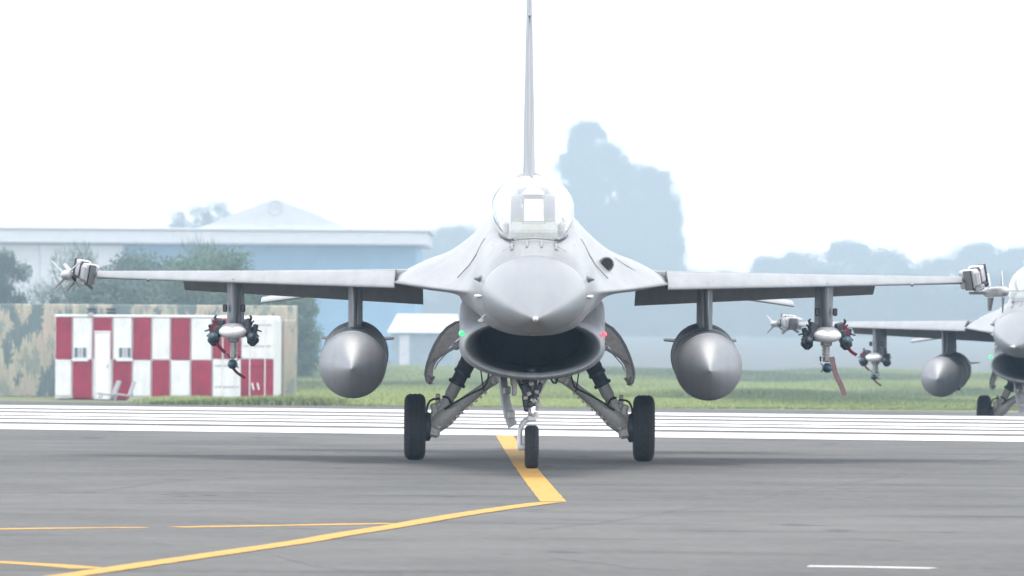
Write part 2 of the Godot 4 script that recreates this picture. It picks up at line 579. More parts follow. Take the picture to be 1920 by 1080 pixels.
func build_background() -> void:
	var st: SurfaceTool
	# --- camouflaged wall behind the cabin
	var wall := pivot("camouflaged_wall", self, Transform3D(Basis.IDENTITY, Vector3(-13.2, LOW, CAM.z - 240.0)))
	tag(wall, "long camouflage painted wall behind the red and white cabin", "wall")
	var camo := camouflage()
	st = S(); box(st, Vector3(0, 1.42, 0), Vector3(13.0, 2.90, 0.5), Basis.IDENTITY, 0.03)
	obj("wall_face", st, camo, wall)
	st = S(); box(st, Vector3(6.28, 1.2, 0.42), Vector3(0.40, 2.44, 0.34), Basis.IDENTITY, 0.03)
	obj("buttress", st, camo, wall)
	for x in [172.0, 208.0]:
		st = S()
		var vx: float = spot(x, 585, 239.7).x + 13.2
		for k in 3:
			box(st, Vector3(vx, 2.50 + 0.11 * k, 0.27), Vector3(0.30, 0.06, 0.05), Basis.IDENTITY, 0.01)
		obj("vent", st, M.dark_metal, wall)
	# --- chequered cabin
	var d := 232.0
	var px := FOCAL / d
	var top: float = 1.24
	var mid := -0.07
	var cabin := pivot("chequered_cabin", self, Transform3D(Basis.IDENTITY, Vector3(spot(250, 700, d).x, LOW, CAM.z - d)))
	tag(cabin, "small cabin with red and white chequered panels, a door and two windows", "cabin")
	var ox := cabin.position.x
	var cols := []
	for e in [103.0, 135.5, 173.5, 211.0, 248.0, 284.0, 319.5, 357.5, 398.0]:
		cols.append((e - 960.0 + TILT * 130.0) / px - ox)
	st = S(); box(st, Vector3((cols[0] + cols[8]) / 2, (top - LOW) / 2, -1.3), Vector3(cols[8] - cols[0] - 0.02, top - LOW - 0.04, 2.5), Basis.IDENTITY, 0.02)
	obj("cabin_body", st, M.white_wall, cabin)
	st = S(); box(st, Vector3((cols[0] + cols[8]) / 2, top - LOW + 0.0, -1.28), Vector3(cols[8] - cols[0] + 0.04, 0.07, 2.7), Basis.IDENTITY, 0.02)
	obj("roof", st, M.white_panel, cabin)
	for i in 8:
		for row in 2:
			var red := (i + row) % 2 == 0
			var y0: float = (mid if row == 0 else LOW + (0.02 if red else 0.10)) - LOW
			var y1: float = (top - 0.05 if row == 0 else mid - 0.02) - LOW
			st = S()
			box(st, Vector3((cols[i] + cols[i + 1]) / 2, (y0 + y1) / 2, 0.0), Vector3(cols[i + 1] - cols[i] - 0.05, y1 - y0, 0.09 if red else 0.07), Basis.IDENTITY, 0.015)
			obj("panel", st, M.red_panel if red else M.white_panel, cabin)
	st = S(); box(st, Vector3((cols[2] + cols[3]) / 2, (0.735 - LOW) / 2, 0.05), Vector3(0.40, 0.735 - LOW, 0.08), Basis.IDENTITY, 0.015)
	var door := obj("door", st, M.white_wall, cabin)
	st = S()
	box(st, Vector3((cols[2] + cols[3]) / 2, 0.76 - LOW, 0.06), Vector3(0.50, 0.05, 0.12), Basis.IDENTITY, 0.01)
	for s in [-1, 1]:
		box(st, Vector3((cols[2] + cols[3]) / 2 + s * 0.222, (0.735 - LOW) / 2, 0.06), Vector3(0.04, 0.735 - LOW, 0.12), Basis.IDENTITY, 0.01)
	obj("door_frame", st, M.white_panel, door)
	st = S(); box(st, Vector3((cols[2] + cols[3]) / 2 + 0.15, 1.0, 0.11), Vector3(0.03, 0.10, 0.05), Basis.IDENTITY, 0.01)
	obj("door_handle", st, M.metal, door)
	for wpx in [151.0, 234.5]:
		var wx: float = (wpx - 960.0 + 0.8) / px - ox
		var wy: float = spot(wpx, 661, d).y - LOW
		st = S(); box(st, Vector3(wx, wy, 0.04), Vector3(0.40, 0.36, 0.06), Basis.IDENTITY, 0.008)
		var win := obj("window", st, M.white_panel, cabin)
		for k in 3:
			st = S(); box(st, Vector3(wx - 0.125 + 0.125 * k, wy, 0.07), Vector3(0.10, 0.30, 0.03), Basis.IDENTITY, 0.004)
			obj("pane", st, M.window_dark if k != 1 else M.grey_trim, win)
		st = S(); box(st, Vector3(wx - 0.01, wy - 0.225, 0.09), Vector3(0.50, 0.08, 0.16), Basis.IDENTITY, 0.01)
		obj("sill", st, M.white_panel, win)
	st = S(); box(st, Vector3((170.5 - 960.0) / px - ox, top - LOW + 0.03, 0.10), Vector3(0.16, 0.12, 0.14), Basis.IDENTITY, 0.02)
	obj("wall_lamp", st, M.grey_trim, cabin)
	# --- shipping container beside it, door end to the runway
	var cont := pivot("shipping_container", self, Transform3D(Basis.IDENTITY, Vector3((457.0 - 960.0) / px, LOW, CAM.z - d)))
	tag(cont, "container with closed doors painted in red and white quarters beside the cabin", "container")
	var hw := 0.945
	st = S(); box(st, Vector3(0, 1.27, -3.0), Vector3(hw * 2, 2.54, 5.9), Basis.IDENTITY, 0.03)
	obj("container_body", st, M.white_panel, cont)
	for r in range(12):
		st = S(); box(st, Vector3(hw + 0.012, 1.27, -0.35 - r * 0.48), Vector3(0.04, 2.3, 0.22), Basis.IDENTITY, 0.015)
		obj("side_rib", st, M.white_panel, cont)
	for c in 2:
		for row in 2:
			var red2 := (c + row) % 2 == 0
			st = S()
			var wdt := 0.84 if c == 0 else 0.97
			var cx := -hw + 0.03 + wdt / 2 if c == 0 else hw - 0.03 - wdt / 2
			box(st, Vector3(cx, 1.865 if row == 0 else 0.625, 0.0), Vector3(wdt, 1.22, 0.10), Basis.IDENTITY, 0.015)
			var leaf := obj("door_panel", st, M.red_panel if red2 else M.white_panel, cont)
			for yy in [0.42, -0.22]:
				st = S()
				box(st, Vector3(cx, (1.865 if row == 0 else 0.625) + yy, 0.06), Vector3(wdt * 0.86, 0.035, 0.04), Basis.IDENTITY, 0.008)
				obj("hinge_bar", st, M.grey_trim if not red2 else M.red_panel, leaf)
	for x in [-0.62, -0.22, 0.20, 0.66]:
		st = S(); tube(st, [Vector3(x, 0.08, 0.09), Vector3(x, 2.46, 0.09)], [0.018], 8)
		obj("lock_rod", st, M.white_panel, cont)
	for x in [0.30, 0.46]:
		st = S(); box(st, Vector3(x, 0.42, 0.10), Vector3(0.05, 0.22, 0.05), Basis(Vector3.BACK, 0.25), 0.01)
		obj("lock_handle", st, M.white_panel, cont)
	# --- two folded garden chairs on a low trolley in front of the cabin
	for k in 2:
		var chair := pivot("reclining_chair", self, Transform3D(Basis(Vector3.UP, 0.25 - 0.1 * k), Vector3(spot([212.0, 243.0][k], 740, 230.0).x, LOW, CAM.z - 230.4 + 0.7 * k)))
		tag(chair, ["pale reclining chair with a tilted back near the cabin door", "pale reclining chair in front of the lower red panel"][k], "chair", "chairs outside the cabin")
		st = S(); box(st, Vector3(0.08, 0.36, 0), Vector3(0.08, 0.46, 0.42), Basis(Vector3.BACK, -0.35), 0.02)
		obj("backrest", st, M.grey_trim, chair)
		st = S(); box(st, Vector3(-0.22, 0.17, 0), Vector3(0.52, 0.05, 0.42), Basis(Vector3.BACK, -0.12), 0.02)
		obj("seat", st, M.grey_trim, chair)
		for sx in [-0.38, 0.05]:
			for sz in [-0.18, 0.18]:
				st = S(); tube(st, [Vector3(sx, 0.16, sz), Vector3(sx - 0.05, 0.0, sz)], [0.018], 6)
				obj("leg", st, M.grey_trim, chair)
	# --- hangar with blue front far behind, with gable and round emblem
	d = 392.0
	px = FOCAL / d
	var hangar := pivot("white_hangar", self, Transform3D(Basis.IDENTITY, Vector3(spot(400, 500, d).x, LOW, CAM.z - d)))
	tag(hangar, "long pale hangar with a blue front and a gable bearing a round emblem", "hangar")
	ox = hangar.position.x
	var yy0 := 0.0
	var lx := (-160.0 - 960.0) / px - ox
	var rx := (800.0 - 960.0) / px - ox
	var f_top := spot(400, 432, d).y - LOW
	var f_bot := spot(400, 458, d).y - LOW
	st = S(); box(st, Vector3((lx + rx) / 2, f_bot / 2, -14.0), Vector3(rx - lx - 1.0, f_bot, 24.0), Basis.IDENTITY, 0.1)
	obj("hangar_body", st, M.blue_wall, hangar)
	st = S(); box(st, Vector3((lx + rx) / 2, (f_top + f_bot) / 2, -13.0), Vector3(rx - lx, f_top - f_bot, 28.0), Basis.IDENTITY, 0.08)
	obj("fascia", st, M.white_wall, hangar)
	st = S(); box(st, Vector3((lx + rx) / 2, f_top + 0.05, -13.0), Vector3(rx - lx + 0.3, 0.12, 28.4), Basis.IDENTITY, 0.03)
	obj("roof_edge", st, M.roof_white, hangar)
	st = S(); box(st, Vector3((152.0 - 960.0) / px - ox, f_bot / 2 - 0.03, -1.4), Vector3(155.0 / px, f_bot - 0.06, 2.4), Basis.IDENTITY, 0.06)
	obj("end_pier", st, M.white_wall, hangar)
	st = S(); box(st, Vector3((20.0 - 960.0) / px - ox, f_bot / 2 - 0.03, -1.5), Vector3(108.0 / px, f_bot - 0.06, 2.2), Basis.IDENTITY, 0.06)
	obj("end_pier", st, M.white_wall, hangar)
	var gx: Array = []
	for p in [[375.0, 428.0], [517.0, 372.0], [665.0, 432.0]]:
		var w := spot(p[0], p[1], d)
		gx.append(Vector3(w.x - ox, w.y - LOW, 1.02))
	st = S(); slab(st, gx, Vector3(0, 0, -26.0))
	obj("gable", st, M.white_wall, hangar)
	var em := spot(517, 390, d)
	var emblem := pivot("emblem", hangar, Transform3D(Basis.IDENTITY, Vector3(em.x - ox, em.y - LOW, 1.06)))
	st = S()
	var ringp := []
	for k in 33:
		ringp.append(Vector3(cos(TAU * k / 32.0), sin(TAU * k / 32.0), 0) * 13.0 / px)
	tube(st, ringp, [1.4 / px], 8)
	obj("ring", st, M.roof_white, emblem)
	for s in [-1, 1]:
		st = S(); tube(st, [Vector3(s * 4.0 + 1.5, -4.0, 0) / px, Vector3(s * 4.0 - 1.5, 6.0, 0) / px], [0.6 / px, 1.6 / px], 6)
		obj("stroke", st, M.roof_white, emblem)
	# --- small hut with pale roof
	d = 366.0
	px = FOCAL / d
	var hut := pivot("pale_hut", self, Transform3D(Basis.IDENTITY, Vector3(spot(792, 620, d).x, LOW, CAM.z - d)))
	tag(hut, "small hut with a white pitched roof standing in the grass", "hut")
	ox = hut.position.x
	var eave := spot(792, 623, d).y - LOW
	var ridge := spot(792, 591, d).y - LOW
	var hx := 62.0 / px
	st = S(); box(st, Vector3(0, eave / 2, -1.6), Vector3(hx * 1.9, eave, 3.0), Basis.IDENTITY, 0.03)
	obj("wall", st, M.hut_wall, hut)
	st = S()
	for s in [0, 1]:
		var z0: float = 0.25 if s == 0 else -3.45
		slab(st, [Vector3(-hx - 0.1, eave - 0.05, z0), Vector3(hx + 0.2, eave - 0.05, z0), Vector3(hx + 0.1, ridge, -1.6), Vector3(-hx + 0.35, ridge, -1.6)], Vector3(0, 0.06, 0))
	obj("roof", st, M.roof_white, hut)
	st = S(); box(st, Vector3((759.0 - 960.0) / px - ox, 0.75, -0.08), Vector3(19.0 / px, 1.5, 0.1), Basis.IDENTITY, 0.01)
	var hd := obj("door", st, M.white_panel, hut)
	st = S(); box(st, Vector3((759.0 - 960.0) / px - ox + 0.2, 0.8, 0.0), Vector3(0.04, 0.12, 0.06), Basis.IDENTITY, 0.01)
	obj("handle", st, M.grey_trim, hd)

# ---------------------------------------------------------------- trees
# a crown of unit size (about one metre across and high), many small leaf faces gathered in clumps
func unit_crown(seed_: int, lobes: int, leaves: int, leaf: float, feathery: bool) -> ArrayMesh:
	var r := RandomNumberGenerator.new()
	r.seed = seed_
	var st := S()
	st.set_smooth_group(-1)
	for l in lobes:
		var a := r.randf() * TAU
		var up := r.randf()
		var reach := sqrt(clampf(1.0 - pow(absf(up - 0.44) / 0.62, 3.0), 0.02, 1.0)) * 0.38 * sqrt(r.randf_range(0.15, 1.0))
		var c := Vector3(cos(a) * reach, 0.06 + up * 0.80, sin(a) * reach)
		var rad := r.randf_range(0.08, 0.19)
		for k in leaves:
			var d := Vector3(r.randfn(), r.randfn() * 0.85, r.randfn()).normalized()
			var p := c + d * rad * (pow(r.randf(), 0.4) + absf(r.randfn()) * 0.10) * Vector3(1.15, 0.8, 1.15)
			var s := leaf * r.randf_range(0.6, 1.4)
			var n := (d + Vector3(r.randfn(), r.randfn(), r.randfn()) * 0.6).normalized()
			var t := n.cross(Vector3(r.randfn(), r.randfn(), r.randfn())).normalized()
			var b := n.cross(t)
			if feathery:
				var dir := (d * 0.7 + Vector3(0.25, 0.75, 0) + Vector3(r.randfn(), r.randfn(), r.randfn()) * 0.35).normalized()
				var side := dir.cross(n).normalized()
				for v in [p - side * s * 0.22, p + side * s * 0.22, p + dir * s * 3.0]:
					st.add_vertex(v)
			else:
				for v in [p - t * s, p + b * s * 0.6, p + t * s, p - t * s, p + t * s, p - b * s * 0.6]:
					st.add_vertex(v)
	st.generate_normals()
	return st.commit()

func leaf_material(c: Color, seed_: int) -> StandardMaterial3D:
	var m := mottled(c, 0.45, 0.9, seed_, 0.75, 0.0, 0.03)
	m.backlight_enabled = true
	m.backlight = lin(0.25, 0.3, 0.12)
	return m

func tree(called: String, label: String, at: Vector3, w: float, h: float, crown: int, mat: Material, group := "", bare := 0.18) -> Node3D:
	var t := pivot(called, self, Transform3D(Basis(Vector3.UP, rng.randf() * TAU), at))
	tag(t, label, "tree", group)
	var st := S()
	var r := maxf(0.06, h * 0.022)
	tube(st, [Vector3(0, -0.2, 0), Vector3(0.02 * h, h * 0.25, 0), Vector3(-0.01 * h, h * 0.5, 0.01 * h), Vector3(0, h * 0.8, 0)], [r * 1.3, r, r * 0.7, r * 0.25], 8)
	for k in 6:
		var a := TAU * k / 6.0 + rng.randf()
		var y0 := h * rng.randf_range(0.22, 0.5)
		tube(st, [Vector3(0, y0, 0), Vector3(cos(a) * w * 0.16, y0 + h * 0.12, sin(a) * w * 0.16), Vector3(cos(a) * w * 0.34, y0 + h * 0.26, sin(a) * w * 0.34)], [r * 0.5, r * 0.35, r * 0.12], 6)
	obj("trunk", st, M.bark, t)
	var c := reuse("crown", unit_crowns[crown], mat, t)
	c.position.y = h * bare
	c.scale = Vector3(w, h * (1.0 - bare), w)
	return t

func build_trees() -> void:
	unit_crowns = [unit_crown(71, 60, 330, 0.0155, false), unit_crown(72, 50, 360, 0.016, false), unit_crown(73, 64, 300, 0.017, false), unit_crown(74, 30, 330, 0.019, true), unit_crown(75, 60, 320, 0.0155, false)]
	var dark := leaf_material(Color(0.075, 0.125, 0.10), 81)
	var mid := leaf_material(Color(0.11, 0.18, 0.105), 82)
	var grey := leaf_material(Color(0.10, 0.155, 0.12), 83)
	var far := leaf_material(Color(0.07, 0.11, 0.09), 84)
	# near trees over the camouflaged wall: [label, left, right, top, distance, crown, material, name]
	for e in [
		["dark green tree rising behind the left end of the camouflaged wall", -50, 62, 462, 312, 1, dark, "broadleaf_tree"],
		["thin feathery tree with upright sprays behind the camouflaged wall", 84, 190, 452, 300, 3, grey, "feathery_tree"],
		["pale feathery bush between the dark tree and the feathery tree", 40, 120, 520, 292, 3, grey, "feathery_tree"],
		["broad dense green tree with a low dome behind the cabin", 300, 500, 462, 305, 0, mid, "broadleaf_tree"],
		["low green tree leaning towards the domed tree behind the cabin", 190, 370, 468, 312, 4, grey, "broadleaf_tree"],
		["wispy tree whose twigs stick up above the domed tree", 325, 425, 440, 318, 3, mid, "feathery_tree"],
		["leafy green tree standing at the right end of the camouflaged wall", 505, 606, 548, 300, 2, mid, "broadleaf_tree"],
		["low bushy tree filling the gap behind the cabin roof", 120, 320, 512, 290, 4, grey, "broadleaf_tree"],
		["rounded bushy tree behind the container roof", 380, 560, 516, 292, 2, mid, "broadleaf_tree"]]:
		var dist: float = e[4]
		var top := spot((e[1] + e[2]) / 2.0, e[3], dist)
		var w: float = (e[2] - e[1]) / FOCAL * dist * 1.12
		tree(e[7], e[0], Vector3(top.x, LOW, top.z), w, (top.y - LOW) * 1.04, e[5], e[6], "trees behind the camouflaged wall", 0.05)
	# far trees in the haze: [left, right, top, distance]
	var labels := {"big": "tall hazy tree in the towering clump behind the cockpit", "right": "hazy tree in the tree line beyond the runway grass", "roof": "hazy tree showing above the hangar roof", "left": "hazy tree between the hangar and the near jet"}
	var groups := {"big": "towering hazy trees behind the cockpit", "right": "hazy trees beyond the runway grass", "roof": "trees above the hangar roof", "left": "hazy trees between hangar and jet"}
	for e in [["big", 1046, 1112, 290, 1050], ["big", 1062, 1142, 240, 1080], ["big", 1108, 1180, 276, 1060], ["big", 1048, 1140, 335, 1020], ["big", 1150, 1226, 312, 1070], ["big", 1196, 1262, 320, 1040], ["big", 1222, 1284, 362, 1030], ["big", 1206, 1294, 408, 1000], ["big", 1090, 1205, 372, 1010], ["big", 1140, 1250, 362, 1015], ["big", 1052, 1155, 400, 985], ["big", 1182, 1276, 452, 980], ["big", 1090, 1220, 452, 965], ["big", 1046, 1150, 470, 960], ["big", 1166, 1268, 492, 955],
		["right", 1400, 1500, 482, 1060], ["right", 1450, 1570, 470, 1080], ["right", 1520, 1650, 448, 1100], ["right", 1590, 1710, 466, 1060], ["right", 1660, 1760, 505, 1080], ["right", 1720, 1830, 480, 1090], ["right", 1780, 1900, 452, 1100], ["right", 1850, 1980, 460, 1080], ["right", 1290, 1420, 515, 1060], ["right", 1230, 1330, 500, 1040],
		["roof", 315, 350, 402, 760], ["roof", 340, 400, 390, 770], ["roof", 380, 435, 382, 780],
		["left", 790, 860, 428, 1000], ["left", 830, 910, 424, 1010], ["left", 880, 980, 432, 1000], ["left", 930, 1060, 440, 1020]]:
		var dist: float = e[4]
		var top := spot((e[1] + e[2]) / 2.0, e[3], dist)
		var w: float = (e[2] - e[1]) / FOCAL * dist * 1.15
		tree("hazy_tree", labels[e[0]], Vector3(top.x, LOW, top.z), w, (top.y - LOW) * 1.05, 3 if e[0] == "roof" else [0, 1, 2, 4][rng.randi() % 4], far, groups[e[0]], maxf(0.08, 1.0 - 1.25 * w / (top.y - LOW)))
	# the far wood below them: one mass nobody could count
	var mm := MultiMesh.new()
	mm.transform_format = MultiMesh.TRANSFORM_3D
	mm.mesh = unit_crowns[2]
	var spots := []
	for k in 260:
		var px := rng.randf_range(480.0, 2050.0)
		var dist := rng.randf_range(760.0, 1150.0)
		var yy := 522.0 + rng.randf_range(-12.0, 40.0)
		if px < 800.0:
			yy = rng.randf_range(520.0, 600.0)
		var p := spot(px, yy, dist)
		spots.append([Vector3(p.x, LOW - 0.3, p.z), p.y - LOW])
	mm.instance_count = spots.size()
	for k in spots.size():
		var hh: float = spots[k][1]
		var wd := rng.randf_range(6.0, 10.0)
		mm.set_instance_transform(k, Transform3D(Basis(Vector3.UP, rng.randf() * TAU).scaled(Vector3(wd, hh * 1.1, wd)), spots[k][0]))
	var wood := MultiMeshInstance3D.new()
	wood.name = "far_wood"
	wood.multimesh = mm
	wood.material_override = far
	add_child(wood)
	tag(wood, "far hazy wood along the edge of the airfield", "wood", "", "stuff")
	# a bank of denser haze lies over the far side of the field
	var mist := FogVolume.new()
	mist.name = "haze_bank"
	mist.shape = RenderingServer.FOG_VOLUME_SHAPE_BOX
	mist.size = Vector3(800, 60, 758)
	mist.position = Vector3(0, 28.0, CAM.z - 228.0 - 379.0)
	var fm := FogMaterial.new()
	fm.density = 0.0024
	fm.albedo = Color(0.89, 0.965, 1.0)
	mist.material = fm
	add_child(mist)
	tag(mist, "bank of pale blue haze over the far field", "haze", "", "stuff")

func build_grass() -> void:
	var st := S()
	st.set_smooth_group(-1)
	var r := RandomNumberGenerator.new()
	r.seed = 5
	for k in 16:
		var a := r.randf() * TAU
		var lean := Vector3(cos(a), 0, sin(a)) * r.randf_range(0.1, 0.5)
		var p := Vector3(r.randf_range(-0.5, 0.5), 0, r.randf_range(-0.5, 0.5))
		var side := Vector3(-sin(a), 0, cos(a)) * 0.045
		var h := r.randf_range(0.5, 1.0)
		var m := p + Vector3(0, h * 0.55, 0) + lean * 0.35
		quad(st, p - side, p + side, m + side * 0.7, m - side * 0.7)
		for v in [m - side * 0.7, m + side * 0.7, p + Vector3(0, h, 0) + lean]:
			st.add_vertex(v)
	st.generate_normals()
	var mm := MultiMesh.new()
	mm.transform_format = MultiMesh.TRANSFORM_3D
	mm.use_colors = true
	mm.mesh = st.commit()
	var tall := noise(91, 0.09, 3)
	var tone := noise(92, 0.05, 3)
	var list := []
	for k in 90000:
		var dist := 221.0 + 125.0 * pow(r.randf(), 1.3)
		var x := r.randf_range(-960.0, 1100.0) / FOCAL * dist
		var z := CAM.z - dist
		if x < -6.4 and dist > 226.5 and dist < 245.0:
			continue
		if x < -10.6 + 1.5 * tall.get_noise_2d(x, z) and dist < 232.0:
			continue
		var h := 0.11 + 0.26 * maxf(0.0, 0.45 + tall.get_noise_2d(x, z * 0.4))
		if x < -5.5 and dist < 230.0:
			h *= 0.9
		list.append([Vector3(x, LOW - 0.02, z), h, tone.get_noise_2d(x, z * 0.5) + r.randf_range(-0.15, 0.15)])
	mm.instance_count = list.size()
	for k in list.size():
		var h: float = list[k][1]
		h *= clampf((CAM.z - list[k][0].z - 219.0) / 8.0, 0.25, 1.0) if list[k][0].x > -5.0 else 1.0
		var w := r.randf_range(0.3, 0.6)
		mm.set_instance_transform(k, Transform3D(Basis(Vector3.UP, r.randf() * TAU).scaled(Vector3(w, h, w)), list[k][0]))
		var t: float = clampf(list[k][2] * 1.4 + 0.5, 0.0, 1.0)
		mm.set_instance_color(k, Color(0.16, 0.20, 0.115).lerp(Color(0.36, 0.41, 0.20), t))
	var m := plain(Color.WHITE, 0.85)
	m.vertex_color_use_as_albedo = true
	m.backlight_enabled = true
	m.backlight = lin(0.3, 0.35, 0.15)
	var o := MultiMeshInstance3D.new()
	o.name = "field_grass"
	o.multimesh = mm
	o.material_override = m
	add_child(o)
	tag(o, "rough green grass on the field beyond the runway", "grass", "", "stuff")

# ---------------------------------------------------------------- the jets
func smooth_row(pts: Array, sub: int) -> PackedVector2Array:
	var out := PackedVector2Array()
	for i in range(pts.size() - 1):
		var p0: Vector2 = pts[maxi(i - 1, 0)]
		var p1: Vector2 = pts[i]
		var p2: Vector2 = pts[i + 1]
		var p3: Vector2 = pts[mini(i + 2, pts.size() - 1)]
		for k in sub:
			out.append(p1.cubic_interpolate(p2, p0, p3, float(k) / sub))
	out.append(pts[-1])
	return out

# stations: [z, upper points (centre to edge), lower points (edge to centre)] -> full rings, smoothed along z too
func body_rings(stations: Array, sub: int, along: int) -> Array:
	var halves := []
	for s in stations:
		var u := smooth_row(s[1], sub)
		var l := smooth_row([s[1][-1]] + s[2], sub)
		var row := PackedVector3Array()
		for p in u:
			row.append(Vector3(maxf(p.x, 0.0), p.y, s[0]))
		for k in range(1, l.size()):
			row.append(Vector3(maxf(l[k].x, 0.0), l[k].y, s[0]))
		halves.append(row)
	var rings := []
	for i in range(halves.size() - 1):
		for k in along:
			var t := float(k) / along
			var row := PackedVector3Array()
			for j in halves[0].size():
				row.append(halves[i][j].cubic_interpolate(halves[i + 1][j], halves[maxi(i - 1, 0)][j], halves[mini(i + 2, halves.size() - 1)][j], t))
			rings.append(row)
	rings.append(halves[-1])
	var out := []
	for row in rings:
		var full := PackedVector3Array()
		for j in row.size():
			full.append(row[j])
		for j in range(row.size() - 2, 0, -1):
			full.append(Vector3(-row[j].x, row[j].y, row[j].z))
		out.append(full)
	return out

# wing section ring between chord fractions c0..c1, turned about the fraction hinge by rot (positive: edge down at the front)
func section(x: float, y: float, z_le: float, chord: float, thick: float, c0: float, c1: float, hinge := 0.0, rot := 0.0, n := 9) -> PackedVector3Array:
	var ring := PackedVector3Array()
	var pts := []
	for k in n + 1:
		var t := float(k) / n
		var c := lerpf(c1, c0, t) if c0 > 0.001 else c1 * (1.0 - t) * (1.0 - t) if false else lerpf(c1, c0, sin(t * PI / 2.0))
		pts.append(c)
	for k in n + 1:
		var c: float = pts[k]
		ring.append(Vector3(x, 0.5 * thick * 2.6 * sqrt(maxf(c, 0.0)) * (1.0 - c) * 1.0 + 0.004, -c * chord))
	for k in range(n, -1, -1):
		var c: float = pts[k]
		ring.append(Vector3(x, -0.5 * thick * 2.6 * sqrt(maxf(c, 0.0)) * (1.0 - c) * 0.85 - 0.004, -c * chord))
	var out := PackedVector3Array()
	for p in ring:
		var v := Vector3(0, p.y, p.z + hinge * chord)
		v = Basis(Vector3.RIGHT, rot) * v
		out.append(Vector3(x, v.y + y, v.z - hinge * chord + z_le))
	return out

func mirrored(rings: Array, s: float) -> Array:
	if s > 0:
		return rings
	var out := []
	for r in rings:
		var m := PackedVector3Array()
		for p in r:
			m.append(Vector3(-p.x, p.y, p.z))
		out.append(m)
	return out

func super_ring(z: float, c: Vector2, a: float, b_low: float, b_up: float, e_low: float, e_up: float, n := 48) -> PackedVector3Array:
	var ring := PackedVector3Array()
	for k in n:
		var t := TAU * k / n
		var cs := cos(t)
		var sn := sin(t)
		var e := e_up if sn > 0 else e_low
		var x := signf(cs) * pow(absf(cs), 2.0 / e) * a
		var y := signf(sn) * pow(absf(sn), 2.0 / e) * (b_up if sn > 0 else b_low)
		ring.append(Vector3(c.x + x, c.y + y, z))
	return ring

func lamp(parent: Node, at: Vector3, mat: Material, col: Color) -> void:
	var st := S()
	lathe(st, [Vector2(-0.03, 0.027), Vector2(0.0, 0.027), Vector2(0.014, 0.021), Vector2(0.022, 0.009), Vector2(0.024, 0.001)], 14, at)
	var o := obj("navigation_light", st, mat, parent)
	var l := OmniLight3D.new()
	l.name = "glow"
	o.add_child(l)
	l.position = at + Vector3(0, 0, 0.06)
	l.light_color = col
	l.light_energy = 0.0008
	l.light_size = 0.03
	l.omni_range = 6.0
	l.omni_attenuation = 2.0
	l.shadow_enabled = true

